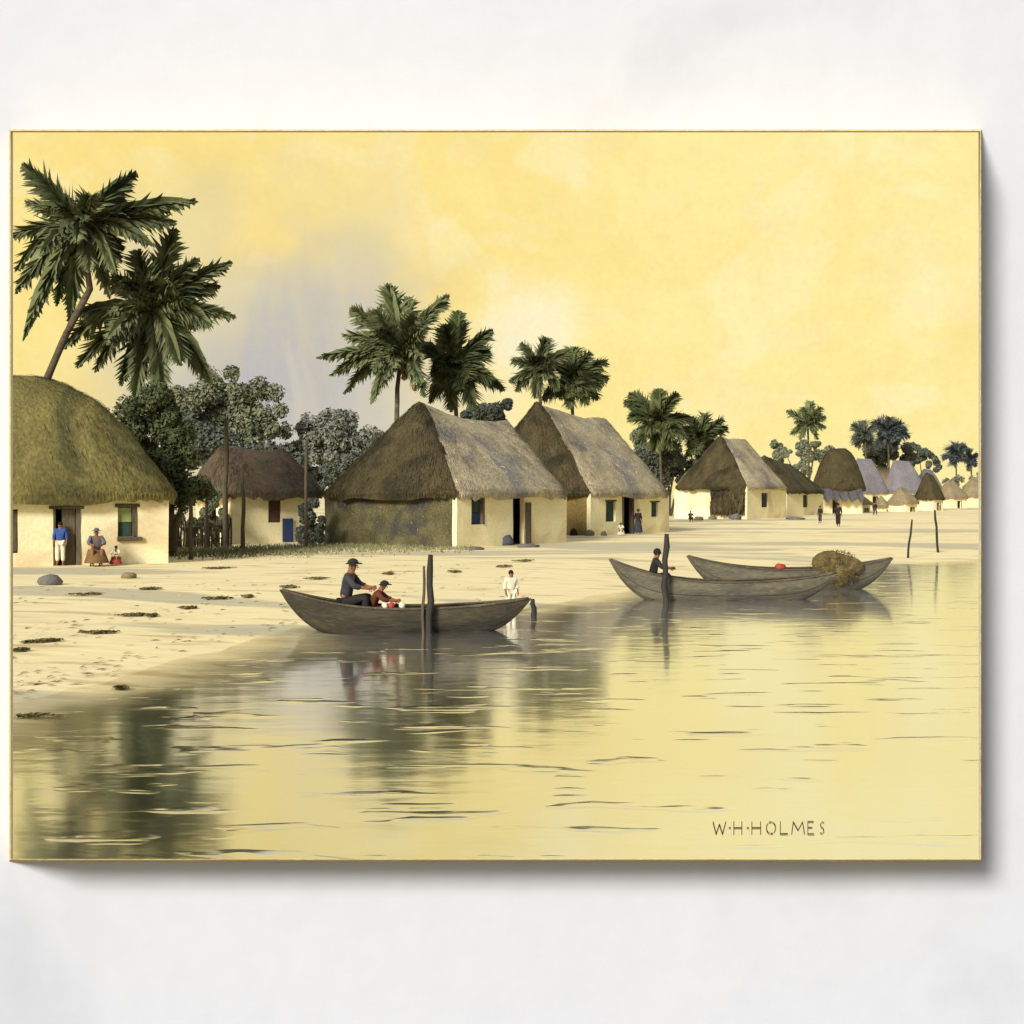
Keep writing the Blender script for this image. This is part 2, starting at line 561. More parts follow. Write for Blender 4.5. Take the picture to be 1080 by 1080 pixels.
# --- large olive hut on the left
B = Vector((-13.2, 51, 0))
A = B - Vector((.9, .436, 0)) * 12
h = Hut(A, B, 7.0, 'large hut with a great rounded olive thatch roof and cream front, at the left edge')
d0, dz0 = h.front(57, 537); d1, dz1 = h.front(84, 595)
w0, wz0 = h.front(124, 535); w1, wz1 = h.front(144, 566)
l0, _ = h.front(2, 535); l1, _ = h.front(19, 535)
h.wall('front', M['plaster'], [(l0, l1, .8, dz0), (d0, d1, h.base + .1, dz0), (w0, w1, wz1, wz0)])
for s in ('back', 'left', 'right'): h.wall(s, M['plaster'])
h.roof([M['thatch_olive']], ov=.55, zE=2.95, zA=7.75, zB=7.6, qa=4.5, qb=7.6, n=7.0, prof=.56, straw=6000, seed=1)
fr1 = h.part('door_frame', M['wood'], [(d1 - .12, d1 + .03, -.04, .3, .2, dz0), (d0 - .03, d0 + .06, -.04, .3, .2, dz0), (d0 - .18, d1 + .15, -.05, .3, dz0 + .002, dz0 + .12)])
h.part('door', M['wood'], [(d1 - .62, d1 - .14, .12, .17, .25, dz0 - .02)], 'half open brown plank door', fr1)
wf = h.part('window_frame', M['wood'], [(w0 - .1, w1 + .12, -.07, .25, wz0 + .002, wz0 + .13), (w0 - .02, w1 + .2, -.14, .2, wz1 - .16, wz1 - .002), (w1 - .14, w1 + .02, -.03, .25, wz1, wz0)])
h.part('shutter', M['green_paint'], [(w0 + .02, w1 - .16, .14, .18, wz1 + .55, wz0 - .02)], 'pale green upper shutter', wf)
h.part('shutter', M['deep_green'], [(w0 + .02, w1 - .16, .15, .19, wz1 + .02, wz1 + .53)], 'dark green lower shutter', wf)
h.part('shutter', M['wood'], [(l0 + .05, l1 - .03, .06, .1, .85, dz0 - .05)], 'weathered brown shutter at the left')
H1 = h

# --- small back hut between the fences
A = gnd(243, 573); B = gnd(331, 571)
h = Hut(A, B, 5, 'small cream hut with a low purplish brown roof behind the tall stakes')
d0, dz0 = h.front(283, 528); d1, dz1 = h.front(296, 551)
h.wall('front', M['plaster'], [(d0, d1, dz1, dz0)])
for s in ('back', 'left', 'right'): h.wall(s, M['plaster'])
h.roof([M['thatch_umber']], ov=.9, zE=3.0, zA=5.6, zB=5.5, qa=.6, qb=h.L - .9, n=4, prof=.72, straw=2200, seed=2)
h.part('shutter', M['redwood'], [(d0 + .02, d1 - .02, .03, .08, dz1 + .02, dz0 - .02)], 'red brown shutter')
h.part('window_frame', M['wood'], [(d0 - .3, d1 + .2, -.06, .2, dz0, dz0 + .12)])
s0, _ = h.front(297, 540); s1, _ = h.front(308, 540)
h.part('lean_screen', M['blue_paint'], [(s0, s1, -.16, -.1, .3, 1.6)], 'dark blue board leaning on the wall')

# --- middle hut, grey daub end toward the viewer
AX = Vector((.6, .8, 0))
A = Vector((-2.7, 65.2, 0))
h = Hut(A, A + AX * 9.5, 9.1, 'large middle hut with grey mud end wall and cream front under a peaked roof')
d0, dz0 = h.front(541, 524); d1, dz1 = h.front(553, 572)
w0, wz0 = h.front(497, 527); w1, wz1 = h.front(509, 553)
h.wall('front', M['plaster'], [(w0, w1, wz1, wz0), (d0, d1, h.base + .1, dz0)])
h.wall('left', M['shaded'], label='dark grey mud daub end wall')
for s in ('back', 'right'): h.wall(s, M['shaded'])
h.roof([M['thatch_grey_lit'], M['thatch_brown_shade']], ov=.6, zE=3.0, zA=7.85, zB=7.15, qa=2.4, qb=10.0, n=6, prof=.9, sag=.4, straw=7500, seed=3)
wf = h.part('window_frame', M['wood'], [(w0 - .1, w1 + .15, -.05, .2, wz0, wz0 + .1), (w1 - .02, w1 + .14, -.04, .2, wz1, wz0)])
h.part('shutter', M['deep_green'], [(w0 + .03, w1 - .03, .14, .19, wz1 + .6, wz0 - .02)], 'green upper shutter', wf)
h.part('shutter', M['blue_paint'], [(w0 + .03, w1 - .03, .15, .2, wz1 + .02, wz1 + .58)], 'blue lower shutter', wf)
h.part('door', M['wood'], [(d1 + .02, d1 + .5, -.1, -.05, .35, dz0 - .3)], 'plank door folded back on the wall')
H3 = h

# --- second peaked hut
A = Vector((4.98, 84, 0))
h = Hut(A, A + AX * 9.8, 10.5, 'peaked hut with ochre end wall behind the right of the middle hut')
d0, dz0 = h.front(657, 520); d1, dz1 = h.front(668, 561)
w0, wz0 = h.front(639, 529); w1, wz1 = h.front(649, 550)
v0, vz0 = h.front(687, 530); v1, vz1 = h.front(694, 545)
h.wall('front', M['plaster'], [(w0, w1, wz1, wz0), (d0, d1, h.base + .1, dz0), (v0, v1, vz1, vz0)])
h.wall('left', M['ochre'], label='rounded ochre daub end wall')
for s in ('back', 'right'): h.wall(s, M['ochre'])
h.roof([M['thatch_grey_lit'], M['thatch_brown_shade']], ov=.6, zE=3.0, zA=9.1, zB=8.4, qa=1.4, qb=9.6, n=6, prof=.9, sag=.4, straw=6500, seed=4)
h.part('shutter', M['deep_green'], [(w0 + .03, w1 - .03, .13, .18, wz1 + .02, wz0 - .02)], 'dark green shutter')
h.part('shutter', M['deep_green'], [(v0 + .03, v1 - .03, .13, .18, vz1 + .02, vz0 - .02)], 'small dark green shutter')
h.part('window_frame', M['wood'], [(w0 - .1, w1 + .1, -.05, .2, wz0, wz0 + .1)])
h.part('window_frame', M['wood'], [(v0 - .2, v1 + .2, -.05, .2, vz0, vz0 + .1)])
h.part('door_jamb', M['wood'], [(d0 - .1, d0 + .08, -.04, .3, .2, dz0)])
h.part('door_jamb', M['wood'], [(d1 - .1, d1 + .06, -.04, .3, .2, dz0)])

# --- third hut with thatch hanging over its end
A = Vector(((788 - CX) / F * 137, 137, 0))
h = Hut(A, A + AX * 9.3, 8.6, 'hut with a brown thatch screen hanging down its near end, right of the dark palms', top=3.68)
w0, wz0 = h.front(803, 520); w1, wz1 = h.front(810, 535)
h.wall('front', M['plaster'], [(w0, w1, wz1, wz0)])
for s in ('back', 'left', 'right'): h.wall(s, M['plaster'])
h.roof([M['thatch_grey_lit'], M['thatch_brown_shade']], ov=.8, zE=3.6, zA=9.1, zB=8.8, qa=2.2, qb=8.0, n=4, prof=.85, straw=2500, seed=5)
h.part('shutter', M['navy'], [(w0 + .03, w1 - .03, .13, .18, wz1 + .02, wz0 - .02)], 'dark shutter')
e0, _ = h.end(786, 530); e1, _ = h.end(752, 530)
bm = bmesh.new()
for q in range(420):
    s = random.uniform(e0, e1); z = random.uniform(1.2, 3.6)
    dd = .25 + .25 * random.random()
    ln = random.uniform(.5, 1.0)
    p = Vector((-dd - (3.6 - z) * .08, s, z)); w_ = random.uniform(.08, .2)
    v = [bm.verts.new(p + Vector((0, -w_, 0))), bm.verts.new(p + Vector((0, w_, 0))), bm.verts.new(p + Vector((-.1, random.uniform(-.1, .1), -ln)))]
    bm.faces.new(v)
box(bm, -.3, -.12, e0, e1, .75, 3.5)
o = link('thatch_screen', bm, M['thatch_brown_shade'], h.o); o['label'] = 'brown thatch hanging down over the end wall'

# --- low hut beyond it
A = Vector(((830 - CX) / F * 158, 158, 0))
h = Hut(A, A + AX * 10.5, 7.5, 'low brown roofed hut tucked between the screened hut and the rounded hut', top=3.28)
w0, wz0 = h.front(847, 522); w1, wz1 = h.front(852, 535)
h.wall('front', M['plaster'], [(w0, w1, wz1, wz0)])
for s in ('back', 'left', 'right'): h.wall(s, M['plaster'])
h.roof([M['thatch_brown_shade']], ov=.9, zE=3.2, zA=7.6, zB=6.6, qa=1.5, qb=9, n=4, prof=.85, straw=1500, seed=6)
h.part('shutter', M['navy'], [(w0 + .03, w1 - .03, .13, .18, wz1 + .02, wz0 - .02)], 'dark shutter')

# --- rounded hut
C = Vector(((885 - CX) / F * 178, 178, 0))
h = Hut(C + Vector((-2.6, -2, 0)), C + Vector((2.6, -2, 0)), 4.6, 'round domed brown hut with a blue grey awning, past the lone small palm', top=3.68)
d0, _ = h.front(878, 530); d1, _ = h.front(884, 530)
h.wall('front', M['plaster'], [(d0, d1, h.base + .1, 2.2)])
for s in ('back', 'left', 'right'): h.wall(s, M['plaster'])
h.roof([M['thatch_brown_shade']], ov=.95, zE=3.6, zA=9.0, zB=9.0, qa=1.9, qb=3.3, n=2.2, prof=.5, straw=1500, sag=0, seed=7)
bm = bmesh.new()
nn_ = 14
top_, bot_ = [], []
for i in range(nn_ + 1):
    x = -.6 + 5.6 * i / nn_
    top_.append(bm.verts.new((x, -.5, 3.6)))
    bot_.append(bm.verts.new((x, -1.7, 2.0 + .35 * math.sin(i * 2.3))))
for i in range(nn_): bm.faces.new((top_[i], top_[i + 1], bot_[i + 1], bot_[i]))
bmesh.ops.solidify(bm, geom=bm.faces[:], thickness=.12)
o = link('awning', bm, M['thatch_lav'], h.o); o['label'] = 'ragged blue grey awning'

# --- far huts
far = [(906, 943, 205, 4.0, 8.5, 'thatch_lav', 3.2, 'blue grey roofed hut directly behind the round domed hut', .85),
       (944, 984, 225, 4.5, 8.7, 'thatch_lav', 3.4, 'far blue grey roofed hut above the small straw hut', .85),
       (952, 974, 190, 3.0, 4.0, 'thatch_straw', 1.7, 'small straw coloured hut with a low roof on the open sand', .9),
       (981, 1001, 205, 3.2, 6.2, 'thatch_brown_shade', 2.2, 'small dark brown hut with a tall narrow roof near the right end', .7),
       (868, 908, 215, 4.5, 8.2, 'thatch_lav', 3.2, 'blue grey roofed hut half hidden behind the round domed hut', .85),
       (922, 960, 235, 4.5, 7.9, 'thatch_straw', 3.0, 'pale roofed hut wedged between two blue grey roofed huts', .85),
       (972, 1004, 245, 4.5, 7.6, 'thatch_lav', 2.9, 'blue grey roofed hut behind the small dark brown hut', .85),
       (1000, 1026, 235, 4.0, 5.4, 'thatch_straw', 2.3, 'low pale roofed hut just left of the farthest right person', .85),
       (1022, 1054, 250, 4.0, 6.0, 'thatch_straw', 2.5, 'pale roofed hut cut by the right edge of the picture', .85),
       (905, 924, 186, 3.0, 3.6, 'thatch_straw', 1.6, 'squat straw hut in front of the first blue grey roof', .9),
       (932, 942, 195, 1.6, 2.6, 'thatch_straw', 1.2, 'tiny straw shelter beside the blue grey roofed huts', .95)]
for k, (x0, x1, Y, W_, zr, tm, ez, lb, pf) in enumerate(far):
    A = Vector(((x0 + 3 - CX) / F * Y, Y, 0)); B = Vector(((x1 - 3 - CX) / F * Y, Y + 1.5, 0))
    h = Hut(A, B, W_, lb, top=ez + .08)
    s0 = h.L * .42
    h.wall('front', M['plaster'], [(s0, s0 + .8, h.base + .1, ez - .7)])
    for s in ('back', 'left', 'right'): h.wall(s, M['plaster'])
    h.roof([M[tm]], ov=.5, zE=ez, zA=zr, zB=zr - .2, qa=h.L * (.1 if ez > 3.1 and h.L > 4 else .3), qb=h.L * .62, n=4, prof=pf, straw=500, seed=10 + k)
    h.part('door_jamb', M['wood'], [(s0 - .1, s0, -.04, .2, .2, ez - .7)])
    h.part('door_jamb', M['wood'], [(s0 + .8, s0 + .9, -.04, .2, .2, ez - .7)])


# ------------------------------------------------------------------ palms
def frond(bm, P0, P1, arch, W_, n=22, droop=.25):
    P0, P1 = Vector(P0), Vector(P1)
    mid = (P0 + P1) / 2 + Vector((0, 0, arch))
    ln = (P1 - P0).length

    def c(t): return P0 * (1 - t) ** 2 + mid * 2 * t * (1 - t) + P1 * t * t
    tube(bm, [c(t / 6) for t in range(7)], [.035 * ln / 3 * (1 - t / 7) + .004 for t in range(7)], 4)
    # two crossing leaf blades down the midrib, with loose leaflets along their edges
    roll = random.uniform(-.2, .5)
    for rl in (roll, roll + 1.15):
        prev = None
        for i in range(13):
            t = .04 + .95 * i / 12
            p = c(t)
            tg = (c(min(1, t + .02)) - c(t - .02)).normalized()
            sd = tg.cross(Vector((0, 0, 1)))
            if sd.length < .2: sd = Vector((1, 0, 0)) - tg * tg.x
            sd.normalize()
            sd = sd * math.cos(rl) + sd.cross(tg) * math.sin(rl)
            w = W_ * .46 * max(.02, math.sin(math.pi * min(1, t * .93 + .06)) ** .8) * random.uniform(.8, 1.15)
            q = tg * w * .35
            cur = [bm.verts.new(p - sd * w + q - Vector((0, 0, w * .25))), bm.verts.new(p), bm.verts.new(p + sd * w + q - Vector((0, 0, w * .25)))]
            if prev:
                for k in (0, 1): bm.faces.new((prev[k], prev[k + 1], cur[k + 1], cur[k]))
            prev = cur
    for i in range(n):
        t = .06 + .94 * i / n
        p = c(t)
        tg = (c(min(1, t + .02)) - c(t - .02)).normalized()
        w = W_ * (math.sin(math.pi * min(1, t * .93 + .07)) ** .75) * random.uniform(.75, 1.1)
        if w < .03: w = .03
        side0 = tg.cross(Vector((0, 0, 1)))
        if side0.length < .2: side0 = Vector((1, 0, 0)) - tg * tg.x
        side0.normalize()
        up = side0.cross(tg)
        for sgn in (-1, 1, -1, 1):
            a = random.uniform(-1.25, .9)
            sd = side0 * sgn * math.cos(a) + up * math.sin(a)
            dr = (sd * .75 + tg * .8 + Vector((0, 0, -droop))).normalized()
            q = tg * (ln / n * 1.7)
            e = p + dr * w * 1.3
            vs = [bm.verts.new(p - q * .5), bm.verts.new(p + dr * w * .55 - q * .3), bm.verts.new(e), bm.verts.new(p + dr * w * .5 + q * .75), bm.verts.new(p + q * .55)]
            bm.faces.new(vs)


def palm(center, Y, tips, base_px, label, m, wpx=13, nuts=False, trunk=None, extra=6, mt=None, group='coconut palms behind the huts', n=22):
    C = at(center[0], center[1], Y)
    bx = (base_px[0] - CX) / F * Y
    base = Vector((bx, Y, height(bx, Y) - .05))
    o = empty('palm_tree', base, label, 'palm tree', group)
    px = Y / F
    pts = [base] + [at(a, b, Y) for a, b in (trunk or [])] + [C]
    if not trunk:
        pts = [base, base.lerp(C, .35) + Vector((.12, 0, 0)), base.lerp(C, .7) + Vector((.1, 0, 0)), C]
    fine = []
    for i in range(len(pts) - 1):
        for k in range(5): fine.append(pts[i].lerp(pts[i + 1], k / 5))
    fine.append(C)
    bm = bmesh.new()
    r0 = .15
    tube(bm, [p - base for p in fine], [r0 * (1.25 - .45 * i / len(fine)) for i in range(len(fine))], 9, .08)
    link('trunk', bm, M['trunk'], o, True)
    bm = bmesh.new()
    rad = max(1.0, sum(math.hypot(a - center[0], b - center[1]) for a, b in tips) / len(tips) * px)
    for k, (a, b) in enumerate(tips):
        tip = at(a, b, Y)
        dy = random.uniform(-.45, .45) * rad
        tip.y += dy
        arch = (.16 if b < center[1] + 15 else .34) * (tip - C).length * random.uniform(.6, 1.1)
        frond(bm, C - base, tip - base, arch, wpx * 1.5 * px * random.uniform(.85, 1.2), n + 8)
    for k in range(extra + 14):
        an = random.uniform(0, 2 * math.pi)
        dv = Vector((math.cos(an) * .55, math.copysign(.5 + .4 * random.random(), math.sin(an)), random.uniform(-.75, .45))) * rad * .75
        frond(bm, C - base, C - base + dv, .2 * rad, wpx * 1.3 * px, n)
    link('crown', bm, m, o)
    if nuts:
        for k in range(16):
            bm = bmesh.new()
            rock(bm, C - base + Vector((random.gauss(0, .38), random.gauss(-.55, .25), -abs(random.gauss(.5, .7)) + .3)), (.2, .2, .26), k, 1)
            link('coconut', bm, M['nut'], o, True)
    return o


palm((86, 236), 58, [(37, 181), (19, 208), (4, 246), (6, 282), (15, 308), (32, 362), (52, 320), (70, 342), (112, 314), (140, 180), (203, 208), (182, 232), (166, 262), (128, 292), (120, 200), (60, 205), (100, 290)],
     (25, 590), 'tall leaning palm, topmost of all, over the olive roof', M['leaf'], 14, trunk=[(45, 410), (70, 352), (95, 305)])
palm((160, 328), 60, [(186, 244), (208, 272), (239, 273), (226, 297), (248, 334), (228, 346), (219, 404), (196, 388), (53, 366), (80, 331), (97, 392), (120, 405), (150, 268), (128, 295), (74, 385), (142, 425), (176, 425), (200, 320)],
     (168, 590), 'second palm with drooping dark fronds, right of the olive roof', M['leaf'], 14, trunk=[(164, 480), (162, 420)])
palm((423, 372), 84, [(408, 297), (372, 326), (358, 350), (337, 379), (349, 397), (360, 414), (393, 428), (428, 310), (472, 308), (450, 420), (398, 330), (440, 335), (380, 360)],
     (417, 580), 'palm with orange coconuts rising behind the middle hut peak', M['leaf'], 11, nuts=True, trunk=[(418, 470), (419, 410)])
palm((478, 388), 88, [(518, 347), (516, 369), (522, 400), (532, 410), (502, 432), (452, 424), (484, 328), (470, 345), (440, 358), (500, 410), (476, 435), (510, 385), (455, 395)],
     (484, 580), 'dense dark palm right beside the coconut palm', M['leaf_dark'], 12, extra=14)
palm((568, 388), 104, [(537, 402), (550, 362), (576, 357), (602, 369), (544, 412), (590, 412), (565, 420), (540, 380), (590, 380)],
     (572, 570), 'green palm behind the second peaked hut, left of a darker twin', M['leaf'], 9, extra=6)
palm((602, 402), 106, [(641, 379), (643, 398), (632, 420), (572, 422), (606, 366), (622, 371), (584, 378), (600, 432), (620, 428), (580, 408), (635, 408)],
     (606, 570), 'darker twin palm on the right behind the second peaked hut', M['leaf_dark'], 10, extra=12)
palm((694, 445), 150, [(659, 422), (667, 413), (695, 411), (713, 415), (733, 440), (722, 462), (664, 436), (690, 478), (674, 468), (708, 475), (682, 425)],
     (698, 555), 'bushy palm left of the screened hut', M['leaf_dark'], 9, extra=10, n=16)
palm((738, 464), 152, [(745, 436), (761, 443), (767, 450), (718, 450), (754, 482), (724, 482), (738, 498), (730, 440), (756, 465)],
     (738, 555), 'smaller dark palm touching the screened hut roof', M['leaf_dark'], 8, extra=10, n=16)
palm((852, 447), 185, [(831, 433), (837, 445), (834, 458), (857, 423), (869, 440), (870, 451), (862, 464), (842, 464), (846, 430), (864, 430)],
     (852, 550), 'lone small palm standing clear against the sky', M['leaf'], 5, extra=5, n=14)
palm((912, 458), 228, [(898, 462), (901, 447), (910, 444), (922, 450), (918, 470), (903, 470)],
     (914, 545), 'small green palm at the left of the far blue grey grove', M['bush_slate'], 6, extra=6, n=12)
palm((936, 455), 232, [(920, 445), (928, 442), (938, 441), (948, 446), (956, 452), (959, 460), (946, 474), (926, 472)],
     (938, 545), 'blue grey palm in the middle of the far grove', M['leaf_blue'], 7, extra=8, n=12)
palm((1008, 479), 270, [(994, 482), (1001, 471), (1010, 468), (1018, 470), (1020, 484), (1004, 490)],
     (1008, 545), 'far blue grey palm near the right end of the shore', M['leaf_blue'], 6, extra=6, n=12)
palm((1024, 484), 272, [(1021, 473), (1030, 478), (1030, 492), (1020, 497), (1016, 480)],
     (1024, 545), 'tiniest blue grey palm at the far right end', M['leaf_blue'], 4, extra=5, n=10)


# ------------------------------------------------------------------ bushes and trees
def tree(lobes, Y, base_px, label, m, leaf=.26, n=2600, group='leafy trees behind the huts', cat='tree', name='leafy_tree', dy=1.0):
    bx = (base_px - CX) / F * Y
    base = Vector((bx, Y, height(bx, Y) - .05))
    o = empty(name, base, label, cat, group)
    px = Y / F
    bmt, bmc = bmesh.new(), bmesh.new()
    tot = sum(r * r for *_, r in lobes)
    for (a, b, r) in lobes:
        c = at(a, b, Y) - base
        c.y += random.uniform(-.4, .4) * r * px
        rr = r * px
        tube(bmt, [(c.x * .1, 0, 0), (c.x * .25, c.y * .3, c.z * .4), (c.x * .7, c.y * .7, c.z * .75), c], [.18, .14, .09, .03], 6, .1)
        # twiggy clumps inside each lobe give an uneven outline with gaps
        cl = []
        for k in range(max(6, int(18 * r / 30))):
            d = Vector((random.gauss(0, 1), random.gauss(0, 1), random.gauss(0, 1))).normalized()
            cl.append((c + Vector((d.x, d.y * dy, d.z)) * rr * random.uniform(.25, .92), rr * random.uniform(.3, .5)))
        for k in range(int(6.5 * n * r * r / tot)):
            p0, rc = random.choice(cl)
            d = Vector((random.gauss(0, 1), random.gauss(0, 1), random.gauss(0, 1))).normalized()
            p = p0 + d * rc * random.random() ** .4
            nrm = (d + Vector((random.uniform(-1, 1), random.uniform(-1, 1), random.uniform(-.4, 1)))).normalized()
            t = nrm.orthogonal().normalized()
            t.rotate(Matrix.Rotation(random.uniform(0, 6.28), 3, nrm))
            bt_ = nrm.cross(t)
            s = leaf * .46 * random.uniform(.6, 1.3)
            bmc.faces.new([bmc.verts.new(p + t * s), bmc.verts.new(p + bt_ * s * .5), bmc.verts.new(p - t * s), bmc.verts.new(p - bt_ * s * .5)])
    link('trunk', bmt, M['trunk'], o, True)
    link('crown', bmc, m, o)
    return o


tree([(150, 440, 26), (168, 425, 22), (178, 455, 28), (140, 480, 30), (185, 490, 28), (200, 515, 26), (160, 520, 28)], 57, 180, 'dark green tree crowding the right flank of the olive roof', M['bush_dark'], .22, 4200)
tree([(205, 430, 28), (235, 415, 30), (265, 425, 28), (285, 450, 22), (225, 455, 30), (262, 462, 28), (205, 470, 24)], 92, 240, 'broad grey green tree behind the small back hut', M['bush'], .34, 4200)
tree([(225, 470, 26), (200, 455, 20), (262, 482, 22), (295, 490, 24)], 88, 232, 'dark low shrubbery over the back hut roof', M['bush_slate'], .3, 2600)
tree([(335, 460, 24), (360, 452, 26), (382, 470, 24), (345, 485, 24), (372, 495, 24), (318, 480, 18)], 95, 355, 'hazy grey green tree left of the middle hut roof', M['bush_grey'], .34, 3400)
tree([(372, 492, 18), (345, 502, 16), (395, 478, 14), (330, 500, 12)], 90, 360, 'dark shrub low against the middle hut roof', M['bush_slate'], .28, 1800)
tree([(505, 440, 14), (525, 438, 14), (490, 445, 12), (530, 425, 10)], 98, 512, 'blue grey shrub between the two peaked roofs', M['bush_slate'], .3, 1500)
tree([(688, 478, 22), (712, 490, 22), (690, 500, 20), (730, 500, 16), (705, 470, 18)], 158, 705, 'dark blue green thicket under the bushy palm', M['bush_slate'], .45, 2600)
tree([(680, 455, 14), (676, 478, 14)], 160, 680, 'pale sage shrub left of the dark thicket', M['bush_sage'], .4, 900)
for k, (x, y, r, lb) in enumerate([(819, 470, 10, 'leftmost pale sage bush behind the low brown hut'), (845, 476, 12, 'pale sage bush under the lone small palm'), (872, 480, 13, 'pale sage bush touching the round domed hut')]):
    tree([(x, y, r), (x + 3, y + 12, r)], 205, x, lb, M['bush_sage'], .5, 700, 'pale sage bushes far off')
tree([(828, 477, 6), (860, 470, 7), (858, 482, 6)], 196, 850, 'small dark bush below the lone palm crown', M['bush'], .4, 600)
tree([(920, 478, 14), (938, 474, 14), (930, 488, 13), (955, 478, 12)], 240, 930, 'dark slate thicket under the far blue grey palms', M['bush_slate'], .6, 1600)
tree([(968, 478, 11), (978, 484, 11), (985, 490, 8), (962, 486, 10)], 250, 975, 'dark slate bush right of the far grove', M['bush_slate'], .6, 1200)
tree([(1012, 507, 9), (1000, 510, 8), (1030, 506, 9), (1020, 516, 9), (1006, 518, 8)], 265, 1012, 'pale sage scrub under the far right palms', M['bush_sage'], .5, 500)
# the wood going on behind the left hut, mostly hidden from here
tree([(-60, 420, 40), (-20, 450, 40), (40, 450, 34), (95, 455, 30), (-110, 440, 40)], 78, -30, 'mid green tree hidden behind the olive roof', M['bush'], .34, 3000)


# ------------------------------------------------------------------ stakes and fence
def stake(px, ytop, ybase, label, r=.07, m='wood', lean=0, group='wooden stakes by the huts', z=LAND, name='wooden_stake', cat='stake', Y=None):
    b = gnd(px, ybase, z) if Y is None else Vector(((px - CX) / F * Y, Y, z))
    t = at(px + lean, ytop, b.y)
    bm = bmesh.new()
    pts = []
    for i in range(7):
        p = Vector((0, 0, -.25)).lerp(t - b, i / 6)
        if 0 < i < 6: p += Vector((random.uniform(-.4, .4) * r, random.uniform(-.4, .4) * r, 0))
        pts.append(p)
    tube(bm, pts, [r * 1.1, r * 1.05, r, r, r * .95, r * .95, r * .7], 7, .12)
    o = link(name, bm, M[m], smooth=True)
    o.location = b
    return tag(o, label, cat, group)


stake(238, 441, 578, 'tallest stake, in front of the back hut roof', .13)
stake(256, 498, 580, 'medium stake standing before the cream wall of the back hut', .1)
stake(201, 524, 590, 'pale stake nearest the right end of the olive hut', .09)
stake(218, 521, 580, 'short pale stake midway between the olive hut and the tallest stake', .08)
stake(323, 464, 577, 'thin stake poking above the gap between back hut and middle hut', .08)
fen = gnd(182, 580)
fe = empty('stick_fence', fen, 'low fence of rough grey sticks between olive hut and tallest stake', 'fence')
k = 0
for q in range(26):
    x = 181 + q * 2.5
    b = gnd(x, 580 - q * .1) - fen
    bm = bmesh.new()
    hh = random.uniform(1.15, 1.6)
    tube(bm, [b + Vector((0, 0, -.15)), b + Vector((random.uniform(-.05, .05), 0, hh * .5)), b + Vector((random.uniform(-.08, .08), random.uniform(-.05, .05), hh))], [.055, .05, .035], 6, .1)
    link('fence_stick', bm, M['wood'], fe, True)
for zz in (.45, 1.05):
    bm = bmesh.new()
    tube(bm, [(0, -.08, zz), ((gnd(244, 577.5) - fen).x, (gnd(244, 577.5) - fen).y - .08, zz + .05)], .03, 6, .1)
    link('fence_rail', bm, M['wood'], fe, True)
tree([(186, 552, 10), (200, 556, 12), (215, 556, 10), (228, 560, 9), (238, 552, 8)], 69, 208, 'dark bushes growing behind the stick fence', M['bush_dark'], .16, 2200, 'bushes by the fence', 'bush', 'leafy_bush')
tree([(226, 520, 10), (222, 538, 12), (232, 545, 10)], 70, 226, 'olive green bush left of the tallest stake', M['bush'], .16, 1500, 'bushes by the fence', 'bush', 'leafy_bush')
tree([(327, 538, 11), (331, 550, 13), (321, 562, 13), (334, 563, 12), (326, 568, 12)], 68.5, 328, 'dark bush in the corner between back hut and middle hut', M['bush_slate'], .24, 1600, 'bushes by the fence', 'bush', 'leafy_bush')


